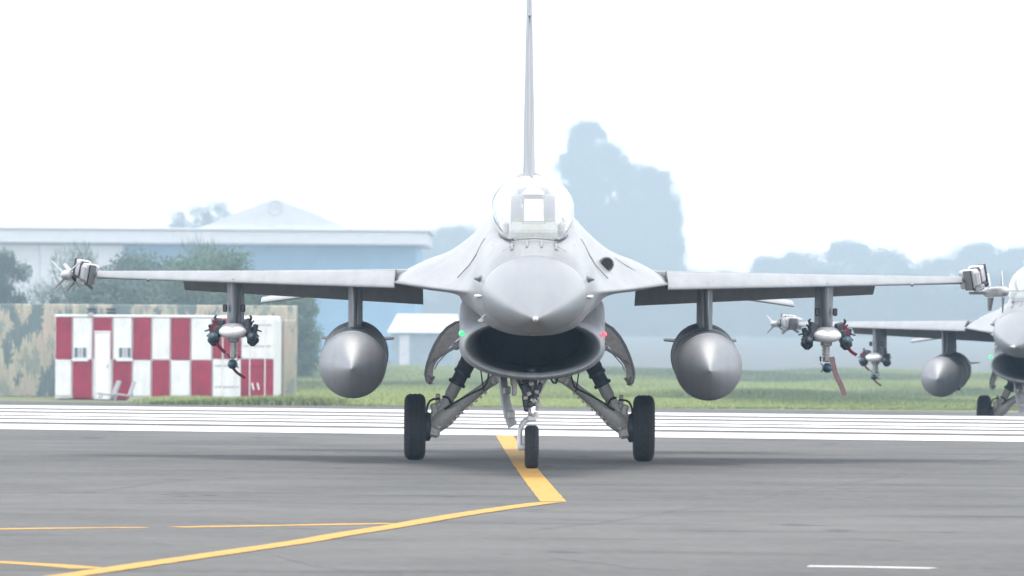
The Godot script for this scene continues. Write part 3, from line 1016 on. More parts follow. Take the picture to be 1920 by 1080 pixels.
func make_jet() -> Node3D:
	var jet := pivot("fighter_jet")
	tag(jet, "grey single-seat fighter jet on the taxiway, seen nose on with gear down", "fighter jet", "fighter jets leaving the runway")
	var st: SurfaceTool
	# fuselage with blended strakes
	var V := func(a: Array) -> Array:
		var o := []
		for k in range(0, a.size(), 2):
			o.append(Vector2(a[k], a[k + 1]))
		return o
	var stations := [
		[6.40, V.call([0, 2.09, .19, 2.065, .34, 1.99, .44, 1.895, .49, 1.81, .505, 1.725]), V.call([.47, 1.59, .37, 1.47, .28, 1.425, .15, 1.375, 0, 1.36])],
		[6.05, V.call([0, 2.24, .22, 2.20, .375, 2.09, .475, 1.96, .525, 1.84, .54, 1.73]), V.call([.505, 1.575, .40, 1.44, .31, 1.385, .17, 1.34, 0, 1.325])],
		[5.30, V.call([0, 2.27, .27, 2.265, .43, 2.17, .525, 2.02, .575, 1.87, .60, 1.74]), V.call([.56, 1.59, .45, 1.44, .35, 1.375, .19, 1.33, 0, 1.32])],
		[4.70, V.call([0, 2.29, .31, 2.29, .455, 2.20, .545, 2.04, .61, 1.88, .69, 1.745]), V.call([.64, 1.69, .56, 1.56, .43, 1.44, .22, 1.375, 0, 1.36])],
		[3.90, V.call([0, 2.34, .36, 2.355, .49, 2.25, .59, 2.06, .72, 1.90, .88, 1.765]), V.call([.78, 1.725, .70, 1.69, .60, 1.58, .3, 1.5, 0, 1.5])],
		[3.10, V.call([0, 2.50, .37, 2.46, .52, 2.31, .66, 2.11, .85, 1.935, 1.08, 1.79]), V.call([.88, 1.745, .71, 1.70, .64, 1.58, .35, 1.52, 0, 1.5])],
		[2.40, V.call([0, 2.74, .31, 2.60, .54, 2.36, .74, 2.155, .98, 2.00, 1.27, 1.815]), V.call([.98, 1.755, .72, 1.71, .66, 1.5, .4, 1.4, 0, 1.38])],
		[1.65, V.call([0, 2.76, .31, 2.63, .56, 2.375, .80, 2.175, 1.07, 2.05, 1.40, 1.84]), V.call([1.05, 1.765, .73, 1.715, .67, 1.4, .42, 1.12, 0, 1.05])],
		[0.40, V.call([0, 2.74, .31, 2.61, .56, 2.37, .82, 2.18, 1.10, 2.07, 1.40, 1.92]), V.call([1.05, 1.785, .74, 1.72, .66, 1.35, .45, 1.02, 0, .94])],
		[-1.5, V.call([0, 2.72, .31, 2.57, .53, 2.36, .77, 2.17, 1.02, 2.05, 1.34, 1.93]), V.call([1.0, 1.80, .72, 1.73, .62, 1.35, .42, 1.06, 0, .98])],
		[-3.0, V.call([0, 2.66, .29, 2.52, .48, 2.33, .68, 2.15, .90, 2.03, 1.08, 1.93]), V.call([.88, 1.82, .66, 1.72, .57, 1.45, .38, 1.22, 0, 1.15])],
		[-5.2, V.call([0, 2.48, .25, 2.42, .44, 2.28, .62, 2.12, .80, 2.00, .92, 1.91]), V.call([.76, 1.82, .58, 1.70, .5, 1.55, .33, 1.42, 0, 1.37])]]
	st = S(); loft(st, body_rings(stations, 4, 4))
	var fus := obj("fuselage", st, M.paint, jet)
	# seams that show from the front
	for s in [-1, 1]:
		st = S()
		tube(st, [Vector3(s * .475, 2.275, 3.9), Vector3(s * .505, 2.23, 3.92), Vector3(s * .56, 2.12, 3.94), Vector3(s * .63, 2.01, 3.97), Vector3(s * .745, 1.885, 4.0)], [0.007], 6)
		obj("fairing_edge", st, M.paint, fus)
		st = S()
		tube(st, [Vector3(s * .395, 2.195, 5.32), Vector3(s * .345, 2.11, 5.95), Vector3(s * .30, 2.13, 6.12), Vector3(s * .20, 2.19, 6.12)], [0.006], 5)
		obj("panel_seam", st, M.seam, fus)
	st = S()
	tube(st, [Vector3(.84, 2.098, 2.42), Vector3(.92, 2.045, 2.40), Vector3(1.0, 1.998, 2.36), Vector3(1.05, 1.968, 2.33)], [0.004], 5)
	obj("vent_slit", st, M.paint, fus)
	# radome
	var rr := []
	for k in 22:
		var t := float(k) / 21.0
		var f := maxf(1.0 - pow(t, 1.55), 0.012)
		var cy := lerpf(1.725, 1.485, pow(t, 1.25))
		var ring := PackedVector3Array()
		var n := 40
		for j in n:
			var a := TAU * j / n
			ring.append(Vector3(cos(a) * 0.507 * f, cy + sin(a) * 0.366 * f, 6.403 + 2.1 * t))
		rr.append(ring)
	st = S(); loft(st, rr)
	var dome := obj("radome", st, M.radome, jet)
	st = S()
	var jr := []
	for j in 41:
		var a := TAU * j / 40.0
		jr.append(Vector3(cos(a) * 0.507, 1.725 + sin(a) * 0.366, 6.40))
	tube(st, jr, [0.0022], 5)
	obj("joint_ring", st, M.under, dome)
	st = S(); lathe(st, [Vector2(0, .028), Vector2(.08, .024), Vector2(.20, .013), Vector2(.75, .009), Vector2(.80, .004)], 14, Vector3(0, 1.486, 8.44))
	obj("pitot_probe", st, M.white_gear, dome)
	# intake
	st = S()
	var c := Vector2(0, 1.20)
	var cow := [super_ring(4.62, c, .632, .252, .250, 2.0, 2.2), super_ring(4.70, c, .648, .268, .262, 2.0, 2.2), super_ring(4.73, c, .664, .284, .270, 2.0, 2.2), super_ring(4.70, c, .682, .300, .278, 2.0, 2.3), super_ring(4.58, c, .702, .315, .284, 2.0, 2.5),
		super_ring(4.35, c, .716, .322, .286, 2.05, 3.0), super_ring(3.85, c, .722, .325, .290, 2.1, 4.0), super_ring(3.62, c, .724, .325, .32, 2.1, 5.0), super_ring(3.58, c, .724, .325, .52, 2.1, 9.0), super_ring(3.0, c, .724, .325, .52, 2.2, 9.0), super_ring(1.5, Vector2(0, 1.2), .715, .30, .50, 2.3, 8.0), super_ring(0.2, Vector2(0, 1.22), .66, .28, .45, 2.4, 6.0)]
	loft(st, cow, true, false)
	var intake := obj("air_intake", st, M.under, jet)
	st = S()
	loft(st, [super_ring(4.62, c, .633, .253, .251, 2.0, 2.2), super_ring(4.2, c, .61, .25, .25, 2.0, 2.2), super_ring(3.0, Vector2(0, 1.22), .56, .27, .27, 2.1, 2.1), super_ring(1.0, Vector2(0, 1.35), .46, .36, .36, 2, 2), super_ring(-0.6, Vector2(0, 1.45), .42, .40, .40, 2, 2)], true, false)
	obj("intake_duct", st, M.duct, intake)
	st = S(); lathe(st, [Vector2(-0.7, .43), Vector2(-0.66, .43), Vector2(-0.62, .40), Vector2(-0.60, .1), Vector2(-.45, .02)], 28, Vector3(0, 1.45, 0))
	obj("compressor_face", st, M.metal, intake)
	for s in [-1, 1]:
		st = S(); box(st, Vector3(s * .03, 1.345, 6.05), Vector3(.012, .05, .10), Basis.IDENTITY, .003)
		obj("drain_pin", st, M.metal, fus)
	lamp(intake, Vector3(-.700, 1.335, 4.56), M.green_lamp, Color(0.3, 1.0, 0.5))
	lamp(intake, Vector3(.700, 1.335, 4.56), M.red_lamp, Color(1.0, 0.35, 0.4))
	# canopy
	var cst := [[6.02, 2.262, 2.245, .24], [5.85, 2.37, 2.25, .285], [5.6, 2.50, 2.262, .325], [5.25, 2.65, 2.275, .36], [4.85, 2.775, 2.29, .385], [4.4, 2.86, 2.315, .40], [3.9, 2.90, 2.355, .405], [3.4, 2.895, 2.42, .395], [2.9, 2.86, 2.50, .36], [2.5, 2.80, 2.60, .30], [2.15, 2.74, 2.68, .20]]
	var cr := []
	var sill_l := []
	var sill_r := []
	for e in cst:
		var row := PackedVector3Array()
		var mid: float = lerpf(e[2], e[1], 0.42)
		for k in 33:
			var th := lerpf(-125.0, 125.0, k / 32.0) * PI / 180.0
			var y: float = mid + (e[1] - mid) * cos(th) if cos(th) > 0 else mid + (mid - e[2]) * cos(th) / 0.5736
			row.append(Vector3(e[3] * sin(th), y, e[0]))
		sill_l.append(row[0]); sill_r.append(row[32])
		cr.append(row)
	st = S(); loft(st, cr, false, false)
	var canopy := obj("canopy", st, M.canopy, jet)
	for sl in [sill_l, sill_r]:
		st = S(); tube(st, sl, [0.014], 6)
		obj("canopy_frame", st, M.dark_metal, canopy)
	st = S(); tube(st, [sill_l[0], Vector3(-.12, 2.253, 6.06), Vector3(.0, 2.262, 6.08), Vector3(.12, 2.253, 6.06), sill_r[0]], [0.010], 6)
	obj("windscreen_edge", st, M.paint, canopy)
	var hoop := []
	for p in cr[7]:
		hoop.append(Vector3(p.x * 0.985, p.y - 0.008, p.z))
	st = S(); tube(st, hoop, [0.022], 6)
	obj("canopy_bow", st, M.cockpit, canopy)
	# cockpit
	var pit := pivot("cockpit", jet)
	st = S(); box(st, Vector3(0, 2.33, 5.25), Vector3(.46, .12, .62), Basis(Vector3.RIGHT, .14), .05)
	obj("glare_shield", st, M.cockpit, pit)
	st = S(); box(st, Vector3(.24, 2.325, 5.45), Vector3(.14, .035, .10), Basis.IDENTITY, .008)
	obj("side_console", st, M.dark_metal, pit)
	st = S()
	for s in [-1, 1]:
		box(st, Vector3(s * .105, 2.52, 5.05), Vector3(.014, .28, .05), Basis(Vector3.BACK, s * 0.05), .004)
	box(st, Vector3(0, 2.40, 5.05), Vector3(.20, .05, .16), Basis.IDENTITY, .015)
	obj("head_up_display", st, M.cockpit, pit)
	st = S(); box(st, Vector3(0, 2.545, 5.03), Vector3(.195, .24, .008), Basis(Vector3.RIGHT, -.45), .002)
	obj("combiner_glass", st, M.hud, pit)
	st = S()
	box(st, Vector3(0, 2.47, 3.62), Vector3(.44, .50, .12), Basis(Vector3.RIGHT, -.28), .03)
	box(st, Vector3(0, 2.70, 3.52), Vector3(.30, .20, .13), Basis(Vector3.RIGHT, -.2), .04)
	obj("ejection_seat", st, M.seat_pad, pit)
	for s in [-1, 1]:
		st = S(); tube(st, [Vector3(s * .17, 2.36, 3.66), Vector3(s * .175, 2.66, 3.60), Vector3(s * .16, 2.76, 3.56)], [.02, .02, .012], 6)
		obj("seat_rail", st, M.cockpit, pit)
		st = S(); box(st, Vector3(s * .29, 2.37, 4.5), Vector3(.10, .12, 1.1), Basis.IDENTITY, .03)
		obj("cockpit_sill", st, M.cockpit, pit)
	# four blade aerials ahead of the windscreen, air data cones and probes
	for x in [-.215, -.072, .068, .21]:
		st = S()
		var yb: float = 2.185 - 0.55 * x * x
		slab(st, [Vector3(x - .008, yb - .03, 6.26), Vector3(x - .008, yb + .055, 6.14), Vector3(x - .008, yb + .05, 6.08), Vector3(x - .008, yb - .0, 6.04)], Vector3(.016, 0, 0))
		lathe(st, [Vector2(-.05, .024), Vector2(.05, .020), Vector2(.09, .004)], 10, Vector3(x, yb - .008, 6.16))
		obj("blade_aerial", st, M.paint_dark, fus)
	for s in [-1, 1]:
		st = S(); lathe(st, [Vector2(-.02, .038), Vector2(.02, .032), Vector2(.12, .006)], 12, Vector3(s * .515, 1.868, 6.05), Basis(Vector3.UP, s * .55))
		obj("airflow_sensor", st, M.paint_dark, fus)
		st = S(); tube(st, [Vector3(s * .56, 1.70, 5.9), Vector3(s * .535, 1.70, 6.25), Vector3(s * .50, 1.70, 6.45)], [.018, .016, .006], 8)
		obj("nose_strake", st, M.white_gear, fus)
		st = S(); lathe(st, [Vector2(-.06, .004), Vector2(-.02, .02), Vector2(.02, .02), Vector2(.05, .004)], 8, Vector3(s * 3.98, 1.855, -.04))
		obj("stub_fairing", st, M.under, jet)
	st = S(); tube(st, [Vector3(-.43, 1.555, 6.0), Vector3(-.50, 1.475, 6.05), Vector3(-.505, 1.468, 6.10)], [.014, .020, .018], 8)
	tube(st, [Vector3(-.535, 1.463, 6.06), Vector3(-.475, 1.468, 6.08)], [.013], 8)
	obj("temperature_probe", st, M.white_gear, fus)
	# gun muzzle on one shoulder
	st = S(); lathe(st, [Vector2(-.30, .052), Vector2(.02, .056), Vector2(.03, .070), Vector2(-.03, .078)], 18, Vector3(.742, 2.03, 3.32), Basis(Vector3.UP, .10))
	var gun := obj("gun_muzzle", st, M.under, fus)
	st = S(); lathe(st, [Vector2(-.02, .055), Vector2(.036, .052)], 16, Vector3(.742, 2.03, 3.32), Basis(Vector3.UP, .10))
	obj("muzzle_bore", st, M.black, gun)
	# fin
	st = S()
	var fin := []
	for e in [[2.60, -1.6, -5.5, .150], [2.95, -2.0, -5.55, .130], [3.05, -2.35, -5.55, .118], [3.8, -3.25, -5.65, .098], [4.5, -4.05, -5.75, .072], [5.03, -4.70, -5.85, .050]]:
		var ring := PackedVector3Array()
		var ch: float = e[1] - e[2]
		for k in 13:
			var cc := k / 12.0
			ring.append(Vector3(e[3] * 0.5 * minf(1.0, 3.0 * sqrt(cc)) * (1.0 if cc < .6 else 1.0 - (cc - .6) * 1.4), e[0], e[1] - ch * cc))
		for k in range(11, 0, -1):
			ring.append(ring[k] * Vector3(-1, 1, 1))
		fin.append(ring)
	loft(st, fin)
	var vt := obj("tail_fin", st, M.fin_paint, jet)
	st = S()
	loft(st, [section(0, 0, 0, 1, 0.0, 0.1, 0.9)]) if false else box(st, Vector3(0, 3.95, -5.95), Vector3(.035, 1.7, .5), Basis(Vector3.RIGHT, 0.06), .01)
	obj("rudder", st, M.paint, vt)
	st = S(); lathe(st, [Vector2(-.08, .02), Vector2(.0, .022), Vector2(.05, .006)], 10, Vector3(0, 4.80, -4.36))
	obj("fin_light", st, M.under, vt)
	st = S()
	var fair := []
	for e in [[-1.9, .02, 2.80], [-2.3, .09, 2.98], [-2.9, .15, 3.055], [-4.5, .15, 3.06], [-5.9, .14, 3.02], [-6.4, .09, 2.96]]:
		var ring := PackedVector3Array()
		for k in 13:
			var a := PI * k / 12.0
			ring.append(Vector3(cos(a) * e[1], e[2] - .06 + sin(a) * .06 - 0.03 * pow(absf(cos(a)), 6.0), e[0]))
		ring.append(Vector3(-e[1] * .6, 2.55, e[0])); ring.append(Vector3(e[1] * .6, 2.55, e[0]))
		fair.append(ring)
	loft(st, fair)
	obj("fin_fairing", st, M.fin_paint, vt)
	# nozzle
	st = S(); lathe(st, [Vector2(-5.2, .62), Vector2(-5.8, .58), Vector2(-6.5, .44), Vector2(-6.5, .40), Vector2(-5.6, .44)], 30, Vector3(0, 1.90, 0))
	obj("exhaust_nozzle", st, M.dark_metal, jet)
	# wings, tailplanes, gear, pylons
	for s in [-1.0, 1.0]:
		var xr := 1.385; var xt := 4.57
		var yr := 1.90; var yt := 1.905
		var lr := 1.60; var lt := -1.07
		var chr := 3.86; var cht := 1.14
		st = S(); loft(st, mirrored([section(xr - .25, yr, lr, chr, .155, .15, .79), section(xr, yr, lr, chr, .155, .15, .79), section(3.70, lerpf(yr, yt, .727), lerpf(lr, lt, .727), lerpf(chr, cht, .727), .085, .15, .79), section(xt, yt, lt, cht, .06, .15, .79)], s))
		var wing := obj("wing", st, M.paint, jet)
		st = S(); loft(st, mirrored([section(xr + .012, yr, lr, chr, .155, 0, .148, .15, .19), section(xt, yt, lt, cht, .06, 0, .148 + .08, .15, .16)], s))
		obj("leading_edge_flap", st, M.paint, wing)
		st = S(); box(st, Vector3(s * (xr + .004), yr - .025, lr - .28), Vector3(.012, .12, .56), Basis(Vector3.RIGHT, .15), .003)
		obj("flap_seal", st, M.seam, wing)
		# flaperon drooped
		st = S()
		var fl := []
		for e in [[1.13, 1.875, -1.38, .88], [3.68, 1.885, -1.70, .44]]:
			var ring := PackedVector3Array()
			var a := 0.29
			for p in [[0.0, .045], [.5, .03], [1.0, .008], [1.0, -.008], [.5, -.035], [0.0, -.05]]:
				var zz: float = -p[0] * e[3]
				var yy: float = p[1] * (0.6 + 0.4 * e[3])
				ring.append(Vector3(e[0], e[1] + yy * cos(a) + zz * sin(a), e[2] + zz * cos(a)))
			fl.append(ring)
		loft(st, mirrored(fl, s), true, true, false)
		obj("flaperon", st, M.under, wing)
		st = S(); loft(st, mirrored([section(3.72, 1.888, -1.70, .47, .05, 0.05, .97), section(xt, yt, lerpf(-1.70, -1.9, .9), .30, .03, 0.05, .97)], s))
		obj("wing_tip_panel", st, M.under, wing)
		# tailplane
		st = S()
		var tp := mirrored([section(.72, 2.0, -3.55, 2.25, .11, 0, 1.0, .45, .06), section(2.95, 1.655, -4.98, .95, .05, 0, 1.0, .45, .06)], s)
		loft(st, tp)
		obj("tailplane", st, M.paint, jet)
		# ventral fin
		st = S(); slab(st, [Vector3(s * .52, 1.35, -3.3), Vector3(s * .70, .88, -3.6), Vector3(s * .70, .88, -4.4), Vector3(s * .52, 1.40, -4.6)], Vector3(s * .03, .0, 0))
		obj("ventral_fin", st, M.paint, jet)
		# pylons
		for e in [[1.82, .063, 1.86, 1.38, 1.15, -1.25], [3.09, .075, 1.87, 1.34, .15, -1.5]]:
			st = S()
			var pr := []
			for y in [e[2], e[3]]:
				var ring := PackedVector3Array()
				for p in [[0.0, 0.0], [.08, .55], [.2, 1.0], [.8, 1.0], [1.0, .1]]:
					ring.append(Vector3(s * e[0] + e[1] * p[1], y, lerpf(e[4], e[5], p[0]) - (0.12 if y < 1.6 else 0.0)))
				for p in [[1.0, .1], [.8, 1.0], [.2, 1.0], [.08, .55], [0.0, 0.0]]:
					ring.append(Vector3(s * e[0] - e[1] * p[1], y, lerpf(e[4], e[5], p[0]) - (0.12 if y < 1.6 else 0.0)))
				pr.append(ring)
			loft(st, pr)
			var pyl := obj("pylon", st, M.under, jet)
			st = S(); box(st, Vector3(s * e[0] - s * e[1] * .3, (e[2] + e[3]) / 2, e[4] - .42), Vector3(e[1] * 1.5, (e[2] - e[3]) * .96, .3), Basis.IDENTITY, .02)
			obj("pylon_fairing", st, M.under, pyl)
		main_gear(jet, s)
	nose_gear(jet)
	return jet

func wheel(parent: Node, at: Vector3, r: float, w: float) -> void:
	var st := S()
	var prof := []
	var prof2 := [[-.5, .58], [-.5, .80], [-.46, .90], [-.38, .965], [-.26, .995], [0, 1.0], [.26, .995], [.38, .965], [.46, .90], [.5, .80], [.5, .58]]
	for p in prof2:
		prof.append(Vector2(p[0] * w, p[1] * r))
	lathe(st, prof, 36, at, Basis(Vector3.UP, PI / 2))
	for g in [-.22, 0.0, .22]:
		var ringp := []
		for k in 37:
			ringp.append(at + Vector3(g * w, sin(TAU * k / 36.0) * r * .998, cos(TAU * k / 36.0) * r * .998))
		tube(st, ringp, [w * .035], 5)
	obj("tyre", st, M.tyre, parent)
	st = S(); lathe(st, [Vector2(-.47 * w, r * .2), Vector2(-.46 * w, r * .5), Vector2(-.50 * w, r * .58), Vector2(-.4 * w, r * .6), Vector2(.4 * w, r * .6), Vector2(.50 * w, r * .58), Vector2(.46 * w, r * .5), Vector2(.49 * w, r * .2)], 24, at, Basis(Vector3.UP, PI / 2))
	obj("rim", st, M.white_gear, parent)

func main_gear(jet: Node3D, s: float) -> void:
	var g := pivot("main_gear", jet)
	wheel(g, Vector3(s * 1.192, .342, 0), .343, .222)
	var st := S()
	# shock strut: dark sleeve, collars, lighter piston
	var a := Vector3(s * .585, 1.13, .12)
	var b := Vector3(s * .915, .50, .05)
	tube(st, [a, a.lerp(b, .34), a.lerp(b, .35), a.lerp(b, .52)], [.088, .084, .074, .074], 14)
	for t in [.12, .33, .50]:
		tube(st, [a.lerp(b, t), a.lerp(b, t + .04)], [.094], 14)
	box(st, a.lerp(b, .16) + Vector3(s * .07, .0, .02), Vector3(.05, .09, .08), Basis(Vector3.BACK, s * .5), .01)
	box(st, a.lerp(b, .38) + Vector3(-s * .065, .01, .02), Vector3(.04, .07, .07), Basis(Vector3.BACK, s * .5), .01)
	obj("shock_strut", st, M.dark_metal, g)
	st = S()
	tube(st, [a.lerp(b, .5), a.lerp(b, .72), a.lerp(b, .74), b], [.066, .066, .056, .066], 12)
	tube(st, [a.lerp(b, .78), a.lerp(b, .83)], [.062], 12)
	obj("piston", st, M.gear, g)
	# lower drag brace from the belly to the axle
	st = S()
	var c := Vector3(s * .30, .90, .35)
	var d := Vector3(s * .985, .36, .02)
	tube(st, [c, c.lerp(d, .3), c.lerp(d, .62), c.lerp(d, .85), d], [.052, .048, .066, .105, .095], 12)
	box(st, c.lerp(d, .08), Vector3(.16, .11, .10), Basis(Vector3.BACK, -s * .67), .02)
	box(st, c.lerp(d, .03), Vector3(.12, .14, .12), Basis(Vector3.BACK, -s * .3), .02)
	for k in 9:
		var p := c.lerp(d, .28 + .07 * k)
		box(st, p + Vector3(-s * .03, -.045 - .004 * k, .04), Vector3(.032, .03, .03), Basis(Vector3.BACK, -s * .67), .004)
	obj("drag_brace", st, M.gear, g)
	# axle housing
	st = S()
	box(st, Vector3(s * .955, .45, .02), Vector3(.17, .34, .14), Basis(Vector3.BACK, s * .45), .04)
	box(st, Vector3(s * .90, .50, .07), Vector3(.12, .10, .08), Basis(Vector3.BACK, s * .2), .02)
	box(st, Vector3(s * .99, .53, .08), Vector3(.07, .12, .07), Basis(Vector3.BACK, -s * .2), .015)
	box(st, Vector3(s * .93, .36, .10), Vector3(.09, .06, .06), Basis(Vector3.BACK, -s * .7), .012)
	box(st, Vector3(s * 1.00, .30, .03), Vector3(.15, .13, .16), Basis(Vector3.BACK, s * .2), .03)
	tube(st, [Vector3(s * .95, .345, 0), Vector3(s * 1.14, .345, 0)], [.062], 12)
	for k in 4:
		box(st, Vector3(s * (.915 + .03 * k), .62 - .05 * k, .09), Vector3(.03, .04, .04), Basis(Vector3.BACK, s * .5), .006)
	box(st, Vector3(s * .955, .64, .05), Vector3(.045, .10, .06), Basis.IDENTITY, .01)
	obj("axle_housing", st, M.gear, g)
	st = S()
	lathe(st, [Vector2(-.02, .15), Vector2(.03, .15), Vector2(.05, .11)], 22, Vector3(s * 1.07, .345, 0), Basis(Vector3.UP, -s * PI / 2))
	obj("brake_pack", st, M.dark_metal, g)
	# hoses
	st = S()
	tube(st, dense([Vector3(s * .42, .95, .4), Vector3(s * .46, .78, .42), Vector3(s * .60, .70, .40), Vector3(s * .78, .60, .30), Vector3(s * .88, .53, .15)], .05), [.011], 6)
	obj("hydraulic_hose", st, M.black, g)
	st = S()
	tube(st, dense([Vector3(s * .52, 1.02, .3), Vector3(s * .49, .80, .38), Vector3(s * .475, .72, .40)], .05), [.008], 6)
	obj("hydraulic_hose", st, M.black, g)
	st = S()
	tube(st, dense([Vector3(s * .93, .64, .1), Vector3(s * 1.03, .62, .08), Vector3(s * 1.07, .52, .1), Vector3(s * 1.04, .44, .08)], .04), [.012], 6)
	obj("hydraulic_hose", st, M.black, g)
	st = S()
	tube(st, dense([Vector3(s * .80, .545, .08), Vector3(s * .84, .64, .16), Vector3(s * .90, .66, .1)], .04), [.012], 6)
	obj("hydraulic_hose", st, M.black, g)
	# door, a curved shell hinged on the fuselage side, rear edge swung inwards
	var front := [Vector3(.70, 1.455, .08), Vector3(.78, 1.445, .08), Vector3(.87, 1.39, .08), Vector3(.945, 1.305, .08), Vector3(1.005, 1.205, .08), Vector3(1.05, 1.10, .08), Vector3(1.082, 1.0, .08), Vector3(1.10, .90, .08), Vector3(1.085, .815, .08)]
	var rear := [Vector3(.70, 1.33, -.02), Vector3(.745, 1.31, -.02), Vector3(.80, 1.26, -.02), Vector3(.855, 1.20, -.02), Vector3(.905, 1.145, -.02), Vector3(.955, 1.09, -.02), Vector3(1.0, 1.04, -.02), Vector3(1.03, .97, -.02), Vector3(1.035, .87, -.02)]
	var shell := func(off: float) -> Array:
		var rows := []
		for k in 7:
			var row := PackedVector3Array()
			for i in front.size():
				var p: Vector3 = front[i].lerp(rear[i], k / 6.0)
				var n := Vector3(-.75, -.6, 0).normalized()
				p += n * off
				row.append(Vector3(s * p.x, p.y, p.z))
			rows.append(row)
		return rows
	st = S()
	var out: Array = shell.call(0.0)
	var inn: Array = shell.call(0.034)
	loft(st, out, false)
	for e in [0, 6]:
		loft(st, [out[e], inn[e]], false, false, false)
	for e in [0, front.size() - 1]:
		var e0 := PackedVector3Array(); var e1 := PackedVector3Array()
		for k in 7:
			e0.append(out[k][e]); e1.append(inn[k][e])
		loft(st, [e0, e1], false, false, false)
	var door := obj("gear_door", st, M.under, g)
	st = S(); loft(st, inn, false)
	obj("door_lining", st, M.door_inner, door)
	st = S()
	for k in [6]:
		var row := []
		for i in range(1, front.size() - 1):
			row.append(inn[k][i] + Vector3(-s * .012, -.012, 0))
		tube(st, row, [.007], 6)
	tube(st, [inn[0][8] + Vector3(-s * .01, 0, .01), inn[6][8] + Vector3(-s * .01, .01, 0)], [.016], 6)
	tube(st, [inn[0][7] + Vector3(-s * .02, .0, .0), inn[0][8] + Vector3(-s * .04, -.0, .02), inn[2][8] + Vector3(-s * .02, -.0, 0)], [.012], 6)
	obj("door_rib", st, M.gear, door)
	st = S()
	tube(st, [Vector3(s * .66, 1.24, .26), Vector3(s * .78, 1.18, .26)], [.035, .045], 10)
	tube(st, [Vector3(s * .78, 1.18, .26), Vector3(s * .80, 1.165, .26), Vector3(s * 1.04, 1.02, .18)], [.045, .018, .014], 10)
	obj("door_actuator", st, M.gear, g)

